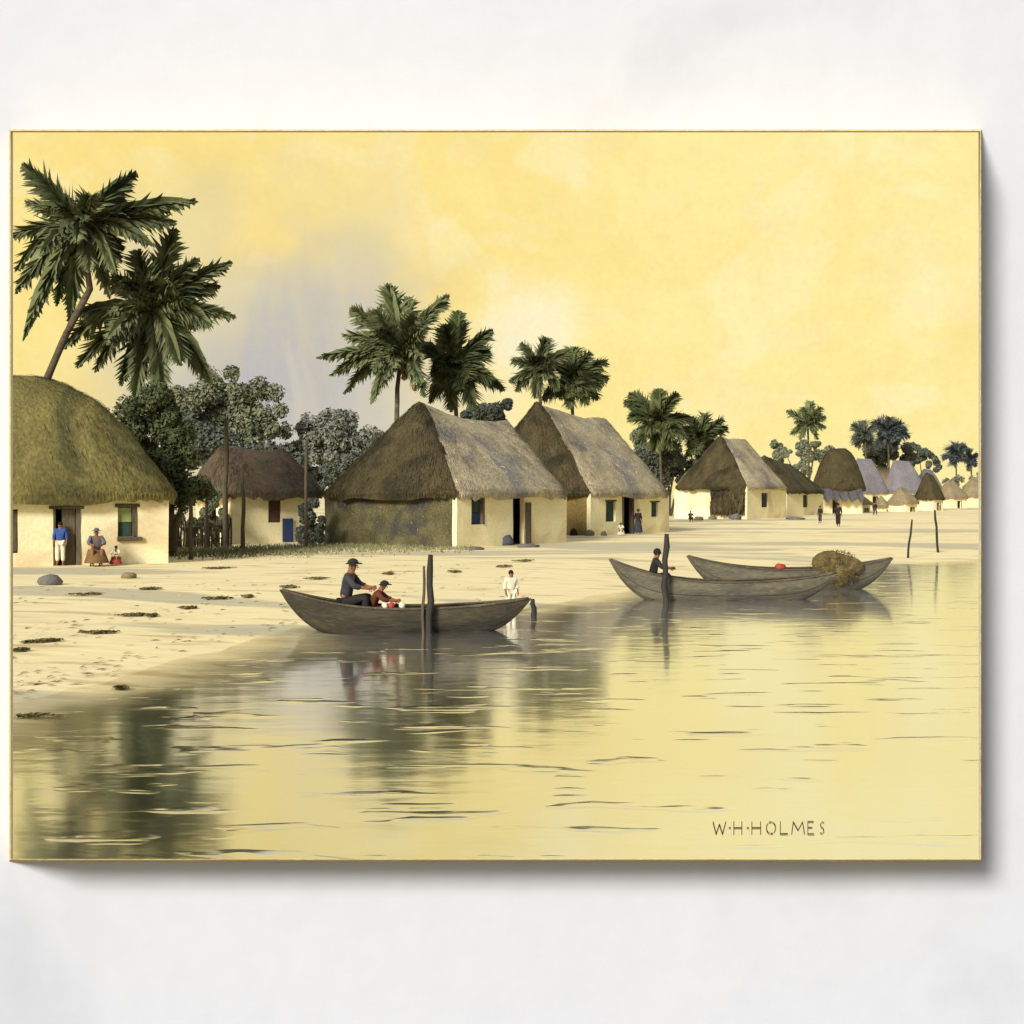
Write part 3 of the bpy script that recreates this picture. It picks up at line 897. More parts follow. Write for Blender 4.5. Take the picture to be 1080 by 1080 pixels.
# ------------------------------------------------------------------ boats
def boat(pl, pr, Y, zl, zm, zr, beam, label, m, rz=0.0, thwarts=(-.35, .3), floor_up=.02):
    xl, xr = (pl - CX) / F * Y, (pr - CX) / F * Y
    L_ = (xr - xl) / 2 / math.cos(rz)
    o = empty('dugout_boat', ((xl + xr) / 2, Y, 0), label, 'boat', 'wooden boats in the shallows', rz)
    NS, NC = 40, 12

    def sect(s, off):
        t = abs(s)
        hb = max(.012, beam / 2 * (1 - t ** 2.3)) - off * (1 if t < .93 else .3)
        zt = zm + ((zl if s < 0 else zr) - zm) * t ** 2.2
        zk = -.14 + (zt + .11) * max(0, (t - .45) / .55) ** 2.2
        pts = []
        for k in range(NC + 1):
            a = -math.pi / 2 + math.pi * k / NC
            yy = math.sin(a)
            yv = math.copysign(abs(yy) ** .75, yy) * max(.006, hb)
            zz = zt - (zt - zk - off) * (math.cos(a) ** .8 if math.cos(a) > 0 else 0)
            pts.append(Vector((s * L_, yv, zz)))
        return pts
    bm = bmesh.new()
    rings = {}
    for tag_, off in (('o', 0.0), ('i', .045)):
        rings[tag_] = [[bm.verts.new(p + Vector((0, 0, .015 * noise.noise(p * 2)))) for p in sect(-1 + 2 * i / NS, off)] for i in range(NS + 1)]
    for tag_ in 'oi':
        rr = rings[tag_]
        for i in range(NS):
            for k in range(NC):
                f = (rr[i][k], rr[i + 1][k], rr[i + 1][k + 1], rr[i][k + 1])
                fc = bm.faces.new(f if tag_ == 'o' else f[::-1])
                fc.smooth = True
    for i in range(NS):
        for k in (0, NC):
            bm.faces.new((rings['o'][i][k], rings['i'][i][k], rings['i'][i + 1][k], rings['o'][i + 1][k]))
    for k in (2, 4, 8, 10):
        for sg in (0,):
            tube(bm, [sect(-.94 + 1.88 * i / 30, 0)[k] * 1.0 for i in range(31)], .009, 5, mi=1)
    link('hull', bm, [m, M['darkwood']], o)
    bm = bmesh.new()
    for sg in (0, NC):
        pts = [sect(-.98 + 1.96 * i / 30, 0)[sg] + Vector((0, 0, .012)) for i in range(31)]
        tube(bm, pts, .028, 6)
    link('gunwale', bm, M['wood'], o, True)
    for s in thwarts:
        hb = beam / 2 * (1 - abs(s) ** 2.3) - .03
        bm = bmesh.new()
        box(bm, s * L_ - .11, s * L_ + .11, -hb, hb, zm - .14, zm - .1)
        link('thwart', bm, M['wood'], o)
    return o


boat(295, 560, 29.0, .90, .50, .70, 1.0, 'dark wooden boat carrying two people, nearest the viewer', M['hull_dark'])
boat(642, 884, 37.5, 1.15, .50, .75, 1.15, 'grey brown boat lying in front of the others with a lone sitter', M['hull'])
boat(724, 942, 41.5, 1.05, .62, .98, 1.2, 'grey boat moored behind, loaded with a brown heap of netting', M['hull'], thwarts=(-.5, -.1))

stake(453, 585, 667, 'thick dark mooring post before the two person boat', .075, 'darkwood', 1, 'mooring posts in the water', -.05, 'mooring_post', 'post', 28.35)
stake(446, 597, 667, 'thin grey mooring pole leaning beside the thick dark post', .035, 'wood', 1, 'mooring posts in the water', -.05, 'mooring_post', 'post', 28.45)
stake(701, 563, 628, 'dark mooring post before the boat with a lone sitter', .085, 'darkwood', 2, 'mooring posts in the water', -.05, 'mooring_post', 'post', 36.7)
stake(956, 548, 590, 'thin bent pole in open water, left of a pair', .05, 'darkwood', 6, 'mooring posts in the water', -.05, 'mooring_post', 'post', 60)
stake(990, 538, 585, 'thin bent pole in open water, right of a pair', .06, 'darkwood', -4, 'mooring posts in the water', -.05, 'mooring_post', 'post', 64)

# heap of netting on the rear boat
bm = bmesh.new()
c = at(882, 600, 41.2)
rock(bm, (0, 0, 0), (.70, .5, .52), 3, 3)
for q in range(900):
    d = Vector((random.gauss(0, 1), random.gauss(0, 1), random.gauss(0, 1))).normalized()
    p = Vector((d.x * .72, d.y * .52, d.z * .54)) * random.uniform(.95, 1.08)
    t = Vector((random.gauss(0, 1), random.gauss(0, 1), random.gauss(0, 1))).normalized() * .09
    s = d.cross(t).normalized() * .02
    bm.faces.new([bm.verts.new(p - t), bm.verts.new(p + s), bm.verts.new(p + t + d * .03)])
o = link('net_heap', bm, M['net'])
o.location = c
tag(o, 'brown heap of netting piled on the rear boat', 'netting')
# small floats on the near boat
for k, (px, col, lb) in enumerate([(406, 'white', 'white float lying right of the crouching person'), (413, 'red', 'reddish float between two white ones on the near boat'), (424, 'white', 'white float nearest the thick mooring post')]):
    bm = bmesh.new()
    rock(bm, (0, 0, 0), (.07, .07, .065), k, 2)
    o = link('float', bm, M[col], smooth=True)
    o.location = (at(px, 632, 28.52).x, 28.52, .588)
    tag(o, lb, 'float', 'floats on the near boat')
bm = bmesh.new(); rock(bm, (0, 0, 0), (.16, .12, .1), 2, 2)
o = link('cloth_bundle', bm, M['red'], smooth=True); o.location = (at(823, 593, 40.92).x, 40.92, .735)
tag(o, 'small red bundle on the rear boat gunwale', 'bundle')


# ------------------------------------------------------------------ people
def skin_mesh(name, J, E, Rd, m, parent=None, lv=2, extra=None):
    names = list(J)
    me = bpy.data.meshes.new(name)
    me.from_pydata([J[n] for n in names], [(names.index(a), names.index(b)) for a, b in E], [])
    o = bpy.data.objects.new(name, me)
    COL.objects.link(o)
    md = o.modifiers.new('skin', 'SKIN')
    md.use_smooth_shade = True
    sl = me.skin_vertices[0].data
    for i, n in enumerate(names):
        r = Rd[n]
        sl[i].radius = r if isinstance(r, tuple) else (r, r)
        sl[i].use_root = (i == 0)
    sb = o.modifiers.new('sub', 'SUBSURF')
    sb.levels = sb.render_levels = lv
    dg = bpy.context.evaluated_depsgraph_get()
    me2 = bpy.data.meshes.new_from_object(o.evaluated_get(dg))
    o.modifiers.clear()
    o.data = me2
    bpy.data.meshes.remove(me)
    me2.materials.clear()
    me2.materials.append(m)
    if extra:
        bm = bmesh.new(); bm.from_mesh(me2); extra(bm); bm.to_mesh(me2); bm.free()
    for p in me2.polygons: p.use_smooth = True
    if parent: o.parent = parent
    return o


def pose(kind):
    P = dict(pelvis=(0, 0, .9), waist=(0, 0, 1.06), chest=(0, 0, 1.25), neck=(0, 0, 1.39), head=(0, -.02, 1.5), crown=(0, -.01, 1.58))
    for s, k in ((-1, 'l'), (1, 'r')):
        P.update({'sh' + k: (s * .17, 0, 1.34), 'el' + k: (s * .23, .03, 1.08), 'wr' + k: (s * .23, -.08, .86), 'ha' + k: (s * .225, -.12, .78),
                  'hp' + k: (s * .09, 0, .86), 'kn' + k: (s * .1, -.03, .47), 'an' + k: (s * .1, .01, .08), 'to' + k: (s * .11, -.15, .035)})
    if kind in ('sit', 'crouch'):
        lean = -.10 if kind == 'sit' else -.26
        z0 = .36 if kind == 'sit' else .2
        for n in list(P):
            x, y, z = P[n]
            if z >= .9 or n[:2] in ('sh', 'el'):
                u = (z - .9)
                P[n] = (x, y + lean * max(0, u) / .5, z0 + .1 + u * (1 if kind == 'sit' else .9))
        for s, k in ((-1, 'l'), (1, 'r')):
            P.update({'el' + k: (s * .25, -.12 + lean, z0 + .36), 'wr' + k: (s * .16, -.34 + lean, z0 + .32), 'ha' + k: (s * .12, -.42 + lean, z0 + .32),
                      'hp' + k: (s * .1, -.02, z0 + .05), 'kn' + k: (s * .15, -.42, z0 + .16), 'an' + k: (s * .13, -.40, .08), 'to' + k: (s * .13, -.55, .035)})
    if kind == 'walk':
        for s, k in ((-1, 'l'), (1, 'r')):
            P.update({'kn' + k: (s * .1, -.12 * s - .03, .47), 'an' + k: (s * .1, -.22 * s + .05, .09), 'to' + k: (s * .1, -.22 * s - .1, .04),
                      'wr' + k: (s * .22, .16 * s - .06, .86), 'ha' + k: (s * .22, .2 * s - .08, .78)})
    return P


def person(loc, kind, label, top, low, hat, rz=0.0, scale=1.0, skirt=False, group='villagers', hair=False):
    P = pose(kind)
    E = [('pelvis', 'waist'), ('waist', 'chest'), ('chest', 'neck'), ('neck', 'head'), ('head', 'crown')]
    Rd = dict(pelvis=(.135, .1), waist=(.12, .09), chest=(.145, .1), neck=.05, head=(.075, .088), crown=.062)
    for k in 'lr':
        E += [('chest', 'sh' + k), ('sh' + k, 'el' + k), ('el' + k, 'wr' + k), ('wr' + k, 'ha' + k), ('pelvis', 'hp' + k), ('hp' + k, 'kn' + k), ('kn' + k, 'an' + k), ('an' + k, 'to' + k)]
        Rd.update({'sh' + k: .055, 'el' + k: .042, 'wr' + k: .028, 'ha' + k: (.022, .034), 'hp' + k: .085, 'kn' + k: .058, 'an' + k: .038, 'to' + k: (.035, .025)})

    def extra(bm):
        h = Vector(P['head'])
        tube(bm, [h + Vector((0, -.075, .02)), h + Vector((0, -.105, -.012)), h + Vector((0, -.08, -.022))], [.008, .014, .01], 6)       # nose
        for s in (-1, 1):
            tube(bm, [h + Vector((s * .072, .0, .02)), h + Vector((s * .086, .012, .0)), h + Vector((s * .074, .004, -.03))], .012, 5)      # ears
        for s, k in ((-1, 'l'), (1, 'r')):
            w, a = Vector(P['wr' + k]), Vector(P['ha' + k])
            d = (a - w).normalized()
            sd = d.cross(Vector((1, 0, 0)) if abs(d.x) < .8 else Vector((0, 0, 1))).normalized()
            inn = d.cross(sd)
            for q, ln in enumerate((.062, .072, .068, .052)):
                o_ = a + sd * (q - 1.5) * .018
                tube(bm, [o_ - d * .02, o_ + d * ln * .6, o_ + d * ln + inn * .018], [.0095, .009, .007], 6)
            o_ = w.lerp(a, .35) + sd * -.028
            tube(bm, [o_, o_ + d * .03 - sd * .025, o_ + d * .062 - sd * .03], [.011, .0105, .008], 6)
    body = skin_mesh('person', P, E, Rd, M['skin'], None, 2, extra)
    body.location = loc
    body.rotation_euler = (0, 0, rz)
    body.scale = (scale,) * 3
    tag(body, label, 'person', group)
    # eyes and mouth
    h = Vector(P['head'])
    for s in (-1, 1):
        bm = bmesh.new()
        r_ = bmesh.ops.create_uvsphere(bm, u_segments=8, v_segments=6, radius=.012)
        for v in r_['verts']: v.co += h + Vector((s * .032, -.079, .022))
        link('eye', bm, M['hair'], body, True)
    bm = bmesh.new()
    tube(bm, [h + Vector((-.026, -.082, -.045)), h + Vector((.026, -.082, -.045))], .006, 5)
    link('mouth', bm, M['hair'], body, True)
    # shirt
    Ps = {n: P[n] for n in ('chest', 'waist', 'pelvis', 'shl', 'ell', 'shr', 'elr')}
    Ps['neckline'] = tuple(Vector(P['chest']).lerp(Vector(P['neck']), .7))
    for k in 'lr': Ps['cf' + k] = tuple(Vector(P['el' + k]).lerp(Vector(P['wr' + k]), .55))
    Es = [('chest', 'waist'), ('waist', 'pelvis'), ('chest', 'neckline'), ('chest', 'shl'), ('shl', 'ell'), ('ell', 'cfl'), ('chest', 'shr'), ('shr', 'elr'), ('elr', 'cfr')]
    Rs = dict(chest=(.175, .125), waist=(.155, .12), pelvis=(.165, .13), neckline=.075, shl=.078, shr=.078, ell=.062, elr=.062, cfl=.055, cfr=.055)
    skin_mesh('shirt', Ps, Es, Rs, M[top], body)
    if skirt:
        bm = bmesh.new()
        pv = Vector(P['pelvis'])
        rings = []
        sit = kind != 'stand' and kind != 'walk'
        for i, t in enumerate((0, .25, .5, .75, 1)):
            z = pv.z + .06 - t * (pv.z - .04)
            cy = (-.22 * min(1, t * 1.6)) if sit else 0
            ry = (.16 + .2 * min(1, t * 2)) if sit else .14 + .14 * t
            rx = .19 + .12 * t + (.06 if sit else 0)
            rings.append([bm.verts.new((rx * math.cos(a * math.pi / 12) * (1 + .05 * math.cos(a * 3.1) * t), pv.y + cy + ry * math.sin(a * math.pi / 12), z)) for a in range(24)])
        for a_, b_ in zip(rings, rings[1:]):
            for q in range(24): bm.faces.new((a_[q], a_[(q + 1) % 24], b_[(q + 1) % 24], b_[q]))
        bm.faces.new(rings[0]); bm.faces.new(rings[-1][::-1])
        link('skirt', bm, M[low], body, True)
    else:
        Pt = {n: P[n] for n in ('pelvis', 'hpl', 'knl', 'hpr', 'knr')}
        for k in 'lr': Pt['cf' + k] = tuple(Vector(P['kn' + k]).lerp(Vector(P['an' + k]), .8))
        Et = [('pelvis', 'hpl'), ('hpl', 'knl'), ('knl', 'cfl'), ('pelvis', 'hpr'), ('hpr', 'knr'), ('knr', 'cfr')]
        skin_mesh('trousers', Pt, Et, dict(pelvis=(.15, .12), hpl=.108, hpr=.108, knl=.085, knr=.085, cfl=.078, cfr=.078), M[low], body)
    c = Vector(P['crown'])
    bm = bmesh.new()
    r_ = bmesh.ops.create_uvsphere(bm, u_segments=16, v_segments=10, radius=1)
    if hair or not hat:
        for v in r_['verts']:
            v.co = Vector((v.co.x * .09, v.co.y * .1 + .022, v.co.z * .1)) + c + Vector((0, .0, -.045))
        link('hair', bm, M['hair'], body, True)
    else:
        for v in r_['verts']: v.co = Vector((v.co.x * .095, v.co.y * .105, max(v.co.z, -.15) * .085)) + c + Vector((0, 0, -.01))
        tube(bm, [c + Vector((0, -.02, -.03)), c + Vector((0, -.02, -.012))], [.16, .14], 18)
        link('hat', bm, M[hat], body, True)
    return body


def on_front(hut, px, out, z=None):
    s, _ = hut.front(px, 560)
    p = hut.A + hut.ex * s - hut.ey * out
    return Vector((p.x, p.y, height(p.x, p.y) if z is None else z))


person(on_front(H1, 63, .15), 'stand', 'person in blue shirt and white trousers standing in the doorway', 'blue', 'white', None, R(10))
sp = on_front(H1, 98, .75)
st = empty('wooden_stool', sp, 'small wooden stool under the sitter in grey before the olive hut', 'stool')
bm = bmesh.new(); box(bm, -.2, .2, -.15, .15, .3, .35); link('seat', bm, M['wood'], st)
for sx in (-1, 1):
    for sy in (-1, 1):
        bm = bmesh.new(); tube(bm, [(sx * .17, sy * .12, -.03), (sx * .14, sy * .1, .3)], [.025, .03], 6); link('leg', bm, M['wood'], st, True)
person(sp, 'sit', 'person in grey top and brown skirt seated before the olive hut wall', 'grey', 'brown', 'grey', R(22), 1.16, True)
person(on_front(H1, 120, .7), 'sit', 'small child in red skirt and white top seated beside the person in grey', 'white', 'red', None, R(-5), .62, True)

z_b = .12
person(Vector((at(364, 640, 29.0).x, 29, .12)), 'sit', 'person in dark coat and hat seated upright in the near boat', 'navy', 'black', 'black', R(84), 1.2)
bpy.context.view_layer.objects.active = None
person(Vector((at(389, 642, 29.0).x, 29, .16)), 'crouch', 'person in red brown shirt and dark hat crouching low in the near boat', 'maroon', 'maroon', 'black', R(86), .95)
person(Vector((at(688, 611, 37.5).x, 37.5, .13)), 'sit', 'person in black hunched alone in the grey brown boat', 'black', 'black', None, R(88), 1.1)
p = gnd(673, 563.5); person(Vector((p.x, p.y, height(p.x, p.y))), 'stand', 'person in black with hat by the door of the second peaked hut', 'black', 'navy', 'black', R(15), 1.0, True)
p = gnd(655, 565); person(Vector((p.x, p.y, height(p.x, p.y))), 'sit', 'small child in white seated beside the person in black', 'white', 'white', None, R(-10), .7, True)
for px, yb, kd, lb, a, b, sc in [(728, 551, 'sit', 'person in dark clothes crouched by the left wall of the screened hut', 'black', 'black', .9),
                                (865, 552, 'stand', 'dark clad person beyond the low brown hut, left of the tallest walker', 'black', 'navy', .95),
                                (884, 556, 'walk', 'tallest dark walker on the open sand before the round hut', 'black', 'black', 1.15),
                                (923, 544, 'walk', 'dark clad person walking alone before the blue grey huts', 'black', 'navy', 1.0),
                                (700, 553, 'stand', 'dark clad person at the right corner of the second peaked hut', 'black', 'navy', 1.0),
                                (897, 541, 'stand', 'dark clad person in front of the gap right of the round hut', 'black', 'navy', .95),
                                (976, 538, 'walk', 'dark clad person walking below the small dark brown hut', 'black', 'black', .95),
                                (959, 537, 'stand', 'dark clad person standing in front of the small straw hut', 'black', 'black', 1.0),
                                (1020, 535, 'stand', 'dark clad person farthest right on the beach', 'black', 'navy', 1.0)]:
    p = gnd(px, yb)
    person(Vector((p.x, p.y, height(p.x, p.y))), kd, lb, a, b, 'black', R(random.uniform(-60, 60)), sc)
p = gnd(539, 645, 0); person(Vector((p.x, p.y, -.12)), 'stand', 'child in pale clothes wading at the tip of the near boat', 'white', 'white', None, R(20), .72)
stake(562, 632, 648, 'short dark stub standing in the shallows right of the wading child', .07, 'darkwood', 0, 'mooring posts in the water', -.05, 'mooring_post', 'post', 32.5)


# ------------------------------------------------------------------ stones, weed, grass
def stone(px, py, w, hh, m, label, group='stones on the sand', name='beach_stone', cat='stone'):
    p = gnd(px, py)
    for _ in range(4): p = gnd(px, py, max(0, height(p.x, p.y)))
    s = p.y / F
    bm = bmesh.new()
    rock(bm, (0, 0, hh * s * .3), (w * s / 2, w * s * .4, hh * s * .62), px * .13, 2)
    o = link(name, bm, M[m], smooth=True)
    o.location = p
    return tag(o, label, cat, group)


stone(152, 591, 10, 9, 'stone_ochre', 'ochre stone at the foot of the olive hut wall')
stone(53, 617, 26, 12, 'stone', 'large grey green stone below the doorway of the olive hut')
stone(136, 610, 18, 7, 'weed', 'dark flat stone on the sand below the seated people')
stone(532, 575, 22, 13, 'stone_blue', 'large blue grey boulder before the cream front of the middle hut')
stone(562, 572, 6, 7, 'stone_blue', 'small blue stone right of the blue grey boulder')
stone(605, 565, 8, 9, 'black', 'black stone against the ochre end wall')
stone(622, 565, 10, 7, 'stone', 'grey stone at the corner of the second peaked hut')
stone(637, 565, 7, 5, 'stone', 'tiny grey stone before the second peaked hut front')
stone(776, 548, 13, 7, 'stone', 'grey stone under the hanging thatch screen')
stone(751, 548, 9, 5, 'stone_ochre', 'pale stone left of the hanging thatch screen')
stone(737, 549, 10, 5, 'stone_ochre', 'pale stone near the person crouched by the screened hut')
stone(839, 548, 20, 3, 'stone', 'long flat grey stone on the sand before the low brown hut')
stone(500, 580, 20, 4, 'stone', 'flat grey stone at the near corner of the middle hut')
stone(556, 577, 24, 4, 'stone', 'flat grey stone below the blue grey boulder')


def weed(px, py, wpx, label, m='weed', hpx=2.2):
    p = gnd(px, py)
    for _ in range(5): p = gnd(px, py, max(0, height(p.x, p.y)))
    s = p.y / F
    dpt = hpx * s * p.y / (EYE - p.z) * .5
    tilt, wav = random.uniform(.3, .75), random.uniform(.04, .16)
    bm = bmesh.new()
    for q in range(int(70 + wpx * random.uniform(1.6, 3.2))):
        a = random.gauss(0, .36) if q % 3 else random.choice((-.7, -.3, .2, .55)) + random.gauss(0, .12)
        x = max(-1, min(1, a)) * wpx * s * .62
        y = random.gauss(0, .42) * dpt * max(.12, 1 - abs(a) * 1.1) + x * tilt + wav * math.sin(x * 5 + px)
        z = height(p.x + x, p.y + y) - p.z
        t = Vector((random.uniform(-1, 1), random.uniform(-.6, .6), 0)).normalized() * random.uniform(.03, .1)
        sd = Vector((-t.y, t.x, 0)) * .35
        b = Vector((x, y, z + random.uniform(.0, .03)))
        bm.faces.new([bm.verts.new(b - t), bm.verts.new(b + sd + Vector((0, 0, .05))), bm.verts.new(b + t + Vector((0, 0, random.uniform(0, .06)))), bm.verts.new(b - sd + Vector((0, 0, .03)))])
    o = link('drift_weed', bm, M[m])
    o.location = p
    return tag(o, label, 'seaweed', 'drift weed strands on the beach')


for px, py, w, lb in [(45, 678, 30, 'broad olive weed heap at the lower left of the beach'), (105, 668, 34, 'brown weed strand right of the broad olive heap'),
                      (20, 688, 14, 'olive weed tuft lowest at the left edge'), (140, 650, 26, 'olive weed strand in the middle of the left beach'),
                      (162, 650, 8, 'tiny weed tuft right of the olive strand'), (200, 642, 14, 'dark weed tuft with a pointed top, mid beach'),
                      (230, 632, 30, 'long olive weed strand left of the near boat bow'), (262, 630, 10, 'small dark weed scrap close to the bow of the near boat'),
                      (335, 611, 22, 'olive weed strand above the near boat bow'), (305, 620, 18, 'brown weed strand left above the near boat bow'),
                      (410, 606, 10, 'small olive weed scrap between the boat people and the mooring post'), (480, 604, 14, 'olive weed scrap right of the mooring post top'),
                      (533, 598, 16, 'olive weed strand on the sand above the wading child'), (552, 592, 20, 'upper olive weed strand below the blue grey boulder'),
                      (230, 600, 30, 'purplish weed line under the stick fence'), (160, 622, 22, 'greyish weed strand below the dark flat stone'),
                      (90, 628, 26, 'greyish weed strand below the large grey green stone'), (130, 724, 12, 'dark weed scrap near the lower water edge'),
                      (40, 755, 40, 'reddish weed line at the water edge, lower left')]:
    weed(px, py, w, lb)

bm = bmesh.new()
for q in range(2600):
    x, y = random.uniform(-40, 560), random.uniform(585, 745)
    p = gnd(x, y, .15)
    d = shore_dist_rough(p.x, p.y)
    if d < .15: continue
    band = math.exp(-((d - 1.0) / .5) ** 2) + math.exp(-((d - 4.2) / .8) ** 2) + .7 * math.exp(-((d - 9) / 1.2) ** 2)
    if random.random() > .12 + .8 * band: continue
    p.z = height(p.x, p.y) + .006
    a = random.uniform(-.9, 1.2)
    t = Vector((math.cos(a), math.sin(a), 0)) * random.uniform(.03, .14)
    sd = Vector((-t.y, t.x, 0)).normalized() * random.uniform(.01, .035)
    bm.faces.new([bm.verts.new(p - t), bm.verts.new(p + sd + Vector((0, 0, .02))), bm.verts.new(p + t + Vector((0, 0, random.uniform(0, .04)))), bm.verts.new(p - sd + Vector((0, 0, .015)))])
tag(link('beach_litter', bm, mat('twigs and shells', (.34, .28, .15), (.2, .16, .09), 6, (.62, .55, .4), bump=0, island=.5, fine=0)), 'twigs, shells and weed scraps strewn along the tide lines', 'beach litter', kind='stuff')

# band of shore grass below the fence and middle hut
bm = bmesh.new()
for q in range(6000):
    x = random.uniform(178, 500)
    c = 583 - (x - 180) * .012 - (3 if x > 330 else 0)
    y = c + random.gauss(0, 3.2) - 1
    if y < 570 or y > 594: continue
    p = gnd(x, y)
    p.z = height(p.x, p.y) - .01
    hgt_ = random.uniform(.06, .2)
    w_ = random.uniform(.02, .05)
    bend = Vector((random.uniform(-.08, .08), random.uniform(-.08, .08), hgt_))
    bm.faces.new([bm.verts.new(p + Vector((-w_, 0, 0))), bm.verts.new(p + Vector((w_, 0, 0))), bm.verts.new(p + bend)])
tag(link('shore_grass', bm, M['grass']), 'short grass along the foot of the fence and middle hut', 'grass', kind='stuff')

# ------------------------------------------------------------------ lettering on the water, lower right
GL = {'W': [[(0, 1), (.25, 0), (.5, .8), (.75, 0), (1, 1)]], 'H': [[(0, 0), (0, 1)], [(.8, 0), (.8, 1)], [(0, .5), (.8, .5)]],
      'O': [[(.45 + .42 * math.cos(a * math.pi / 8), .5 + .48 * math.sin(a * math.pi / 8)) for a in range(17)]], 'L': [[(0, 1), (0, 0), (.95, .02)]],
      'M': [[(0, 0), (.12, 1), (.5, .3), (.85, 1), (1, 0)]], 'E': [[(.65, 1), (0, 1), (0, 0), (.7, 0)], [(0, .52), (.5, .52)]],
      'S': [[(.62, .88), (.35, 1), (.05, .82), (.15, .58), (.5, .45), (.62, .2), (.35, 0), (0, .12)]], '.': [[(-.1, .5), (.5, .5)]]}
bm = bmesh.new()
x0, px_, base_z = 752.0, 0, .006
p0 = gnd(752, 879, 0)
for ch, ad in (('W', 17), ('.', 5), ('H', 14), ('.', 5), ('H', 15), ('O', 15), ('L', 12), ('M', 17), ('E', 13), ('S', 10)):
    cw = {'.': 4}.get(ch, ad - 3.5)
    for st_ in GL[ch]:
        pts = []
        for (a, b) in st_:
            q = gnd(x0 + a * cw, 880 - b * 13, 0)
            pts.append(Vector((q.x - p0.x, q.y - p0.y, base_z)))
        for a, b in zip(pts, pts[1:]):
            d = (b - a)
            if d.length < 1e-5: continue
            # broad-nib stroke: thickness follows the foreshortened letter
            wv = Vector((.0048, .006, 0)) if abs(d.x) < abs(d.y) else Vector((.0, .018, 0))
            bm.faces.new([bm.verts.new(a - wv), bm.verts.new(a + wv), bm.verts.new(b + wv), bm.verts.new(b - wv)])
    x0 += ad
bmesh.ops.recalc_face_normals(bm, faces=bm.faces)
o = link('lettering', bm, M['ink'])
o.location = (p0.x, p0.y, 0)
tag(o, 'thin brown hand lettering low on the right of the water', 'lettering')

# ------------------------------------------------------------------ sky, sun, camera
SUN_DIR = Vector((.55, 1.0, -.55)).normalized()
elev = math.asin(-SUN_DIR.z)
W = bpy.data.worlds.new('World')
S.world = W
W.use_nodes = True
nt = W.node_tree
N, L = nt.nodes, nt.links
bg = N['Background']
sky = N.new('ShaderNodeTexSky')
sky.sky_type = 'NISHITA'
sky.sun_disc = False
sky.sun_elevation = elev
sky.sun_rotation = math.atan2(-SUN_DIR.x, -SUN_DIR.y)
sky.dust_density = 2.0
L.new(sky.outputs[0], bg.inputs['Color'])
bg.inputs['Strength'].default_value = .05
# golden cloud veil over the lagoon half of the sky
tc = N.new('ShaderNodeTexCoord')
sep = N.new('ShaderNodeSeparateXYZ')
L.new(tc.outputs['Generated'], sep.inputs[0])


def skn(sc, det, dist, st=(1, 1, 1)):
    mp = N.new('ShaderNodeMapping'); mp.inputs['Scale'].default_value = st
    L.new(tc.outputs['Generated'], mp.inputs['Vector'])
    n = N.new('ShaderNodeTexNoise')
    n.inputs['Scale'].default_value = sc; n.inputs['Detail'].default_value = det; n.inputs['Distortion'].default_value = dist
    L.new(mp.outputs['Vector'], n.inputs['Vector'])
    return n.outputs['Fac']


def mr(v, a, b, c=0., d=1., smooth=False):
    r = N.new('ShaderNodeMapRange')
    if smooth: r.interpolation_type = 'SMOOTHSTEP'
    for k_, x in zip(('From Min', 'From Max', 'To Min', 'To Max'), (a, b, c, d)): r.inputs[k_].default_value = x
    L.new(v, r.inputs['Value'])
    return r.outputs['Result']


def mixc(fac, a, b):
    x = N.new('ShaderNodeMix'); x.data_type = 'RGBA'
    for s_, v_ in ((x.inputs['Factor'], fac), (x.inputs[6], a), (x.inputs[7], b)):
        if isinstance(v_, tuple): s_.default_value = (*v_, 1)
        else: L.new(v_, s_)
    return x.outputs[2]


def mth(op, a, b):
    n = N.new('ShaderNodeMath'); n.operation = op
    for i_, v_ in enumerate((a, b)):
        if isinstance(v_, float): n.inputs[i_].default_value = v_
        else: L.new(v_, n.inputs[i_])
    return n.outputs[0]


def puff(px, py, rad, soft, nsc):
    d = Vector(((px - CX) / F, 1, (HY - py) / F)).normalized()
    vm = N.new('ShaderNodeVectorMath'); vm.operation = 'DISTANCE'
    L.new(tc.outputs['Generated'], vm.inputs[0]); vm.inputs[1].default_value = d
    dd = mth('ADD', vm.outputs['Value'], mth('MULTIPLY', mth('SUBTRACT', skn(nsc, 6, .4), .5), rad * 1.1))
    return mr(dd, rad * (1 - soft), rad, 1., 0., True)


col = mixc(mr(skn(5, 6, .8, (1, 1, 1.6)), .38, .62), (.97, .76, .25), (1.0, .84, .34))
col = mixc(mr(sep.outputs['X'], -.05, .4, 0., .75), col, (1.0, .91, .42))
col = mixc(mr(skn(11, 7, 1.4, (1, 1, 1.4)), .56, .60, 0., .45), col, (.98, .84, .44))
col = mixc(mr(skn(60, 8, .2), .35, .75, 0., .25), col, (.86, .64, .22))
col = mixc(mr(skn(7, 8, 1.0, (1, 1, 1.5)), .54, .60, 0., .38), col, (1.0, .92, .56))
col = mixc(mr(skn(4, 7, 1.0, (1, 1, 1.3)), .54, .66, 0., .35), col, (.93, .69, .22))
col = mixc(mth('MULTIPLY', puff(560, 350, .055, .7, 16), .7), col, (1.0, .93, .68))
col = mixc(mth('MULTIPLY', puff(500, 470, .09, .8, 12), .5), col, (.95, .88, .62))
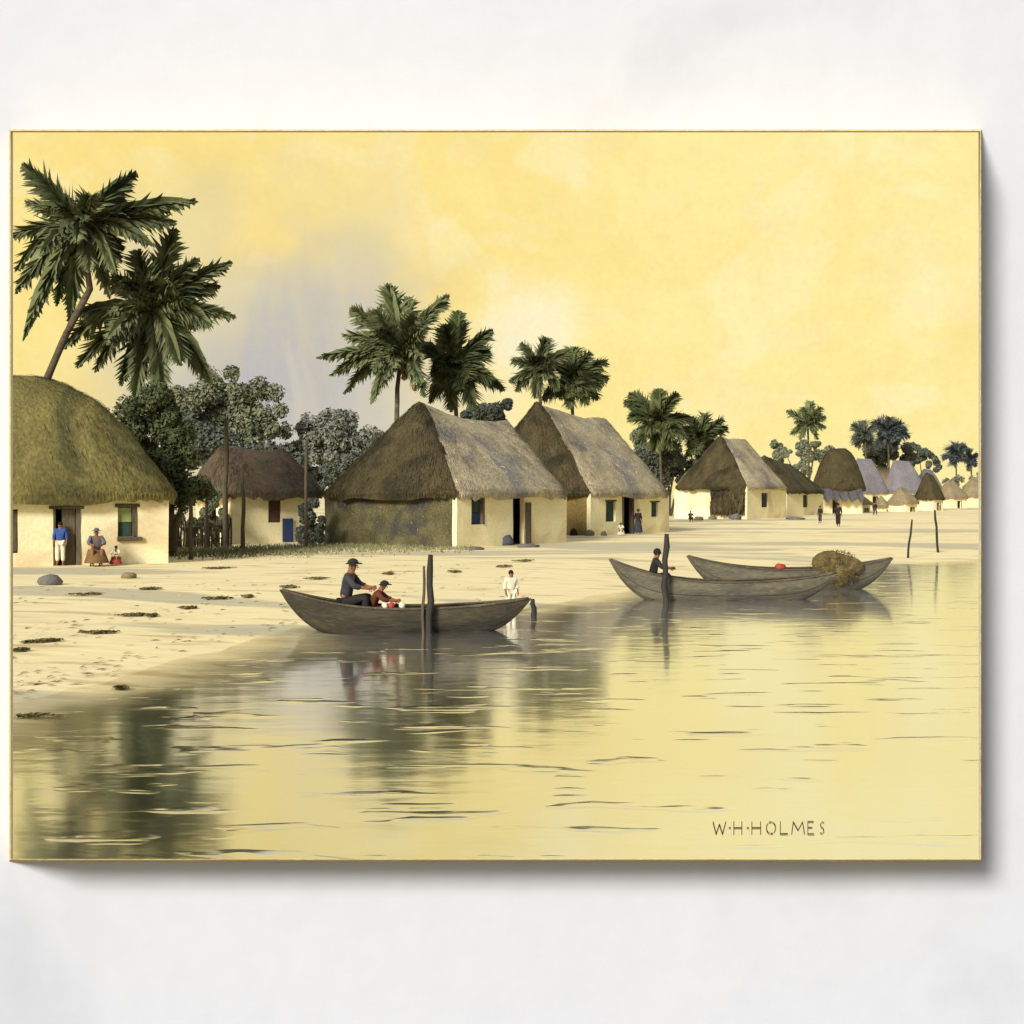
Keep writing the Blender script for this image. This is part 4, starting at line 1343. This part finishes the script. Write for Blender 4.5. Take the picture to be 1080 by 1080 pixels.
col = mixc(mth('MULTIPLY', puff(285, 410, .20, .95, 8), .9), col, (.60, .57, .47))
col = mixc(mth('MULTIPLY', puff(360, 320, .06, .3, 14), .4), col, (.72, .62, .36))
col = mixc(mth('MULTIPLY', puff(300, 420, .13, .95, 14), .6), col, (.43, .44, .50))
col = mixc(mth('MULTIPLY', puff(300, 400, .15, .95, 10), mr(skn(22, 6, .6, (1, 1, .22)), .46, .62, 0., .6)), col, (.44, .45, .55))
col = mixc(mth('MULTIPLY', puff(300, 380, .17, .95, 10), mr(skn(17, 6, .8, (1.2, 1, .3)), .50, .72, 0., .4)), col, (.80, .73, .50))
col = mixc(mr(skn(240, 3, 0), .3, .75, 0., .18), col, (.80, .60, .24))
col = mixc(mth('MULTIPLY', puff(220, 200, .05, .9, 14), .4), col, (.66, .58, .36))
col = mixc(mr(sep.outputs['Z'], .30, .62, 0., .85, True), col, (.60, .65, .76))
bg2 = N.new('ShaderNodeBackground')
L.new(col, bg2.inputs['Color'])
bg2.inputs['Strength'].default_value = .68
ms = N.new('ShaderNodeMixShader')
L.new(mr(sep.outputs['Y'], -.15, .25, 0., 1., True), ms.inputs[0])
L.new(bg.outputs[0], ms.inputs[1])
L.new(bg2.outputs[0], ms.inputs[2])
L.new(ms.outputs[0], N['World Output'].inputs['Surface'])

sl = bpy.data.lights.new('Sun', 'SUN')
sl.energy = 2.6
sl.angle = R(14)
sl.color = (1, .965, .90)
so = bpy.data.objects.new('Sun', sl)
COL.objects.link(so)
so.rotation_euler = SUN_DIR.to_track_quat('-Z', 'Y').to_euler()

cd = bpy.data.cameras.new('Camera')
cd.sensor_width = 36
cd.lens = 36 * F / 1080
cd.shift_y = -20 / 1080
cd.clip_end = 5000
co = bpy.data.objects.new('Camera', cd)
COL.objects.link(co)
co.location = (0, 0, EYE)
co.rotation_euler = (R(90), 0, 0)
S.camera = co
S.view_settings.view_transform = 'Standard'
S.view_settings.look = 'None'
S.view_settings.exposure = .6
S.view_settings.gamma = 1
S.cycles.max_bounces = 6
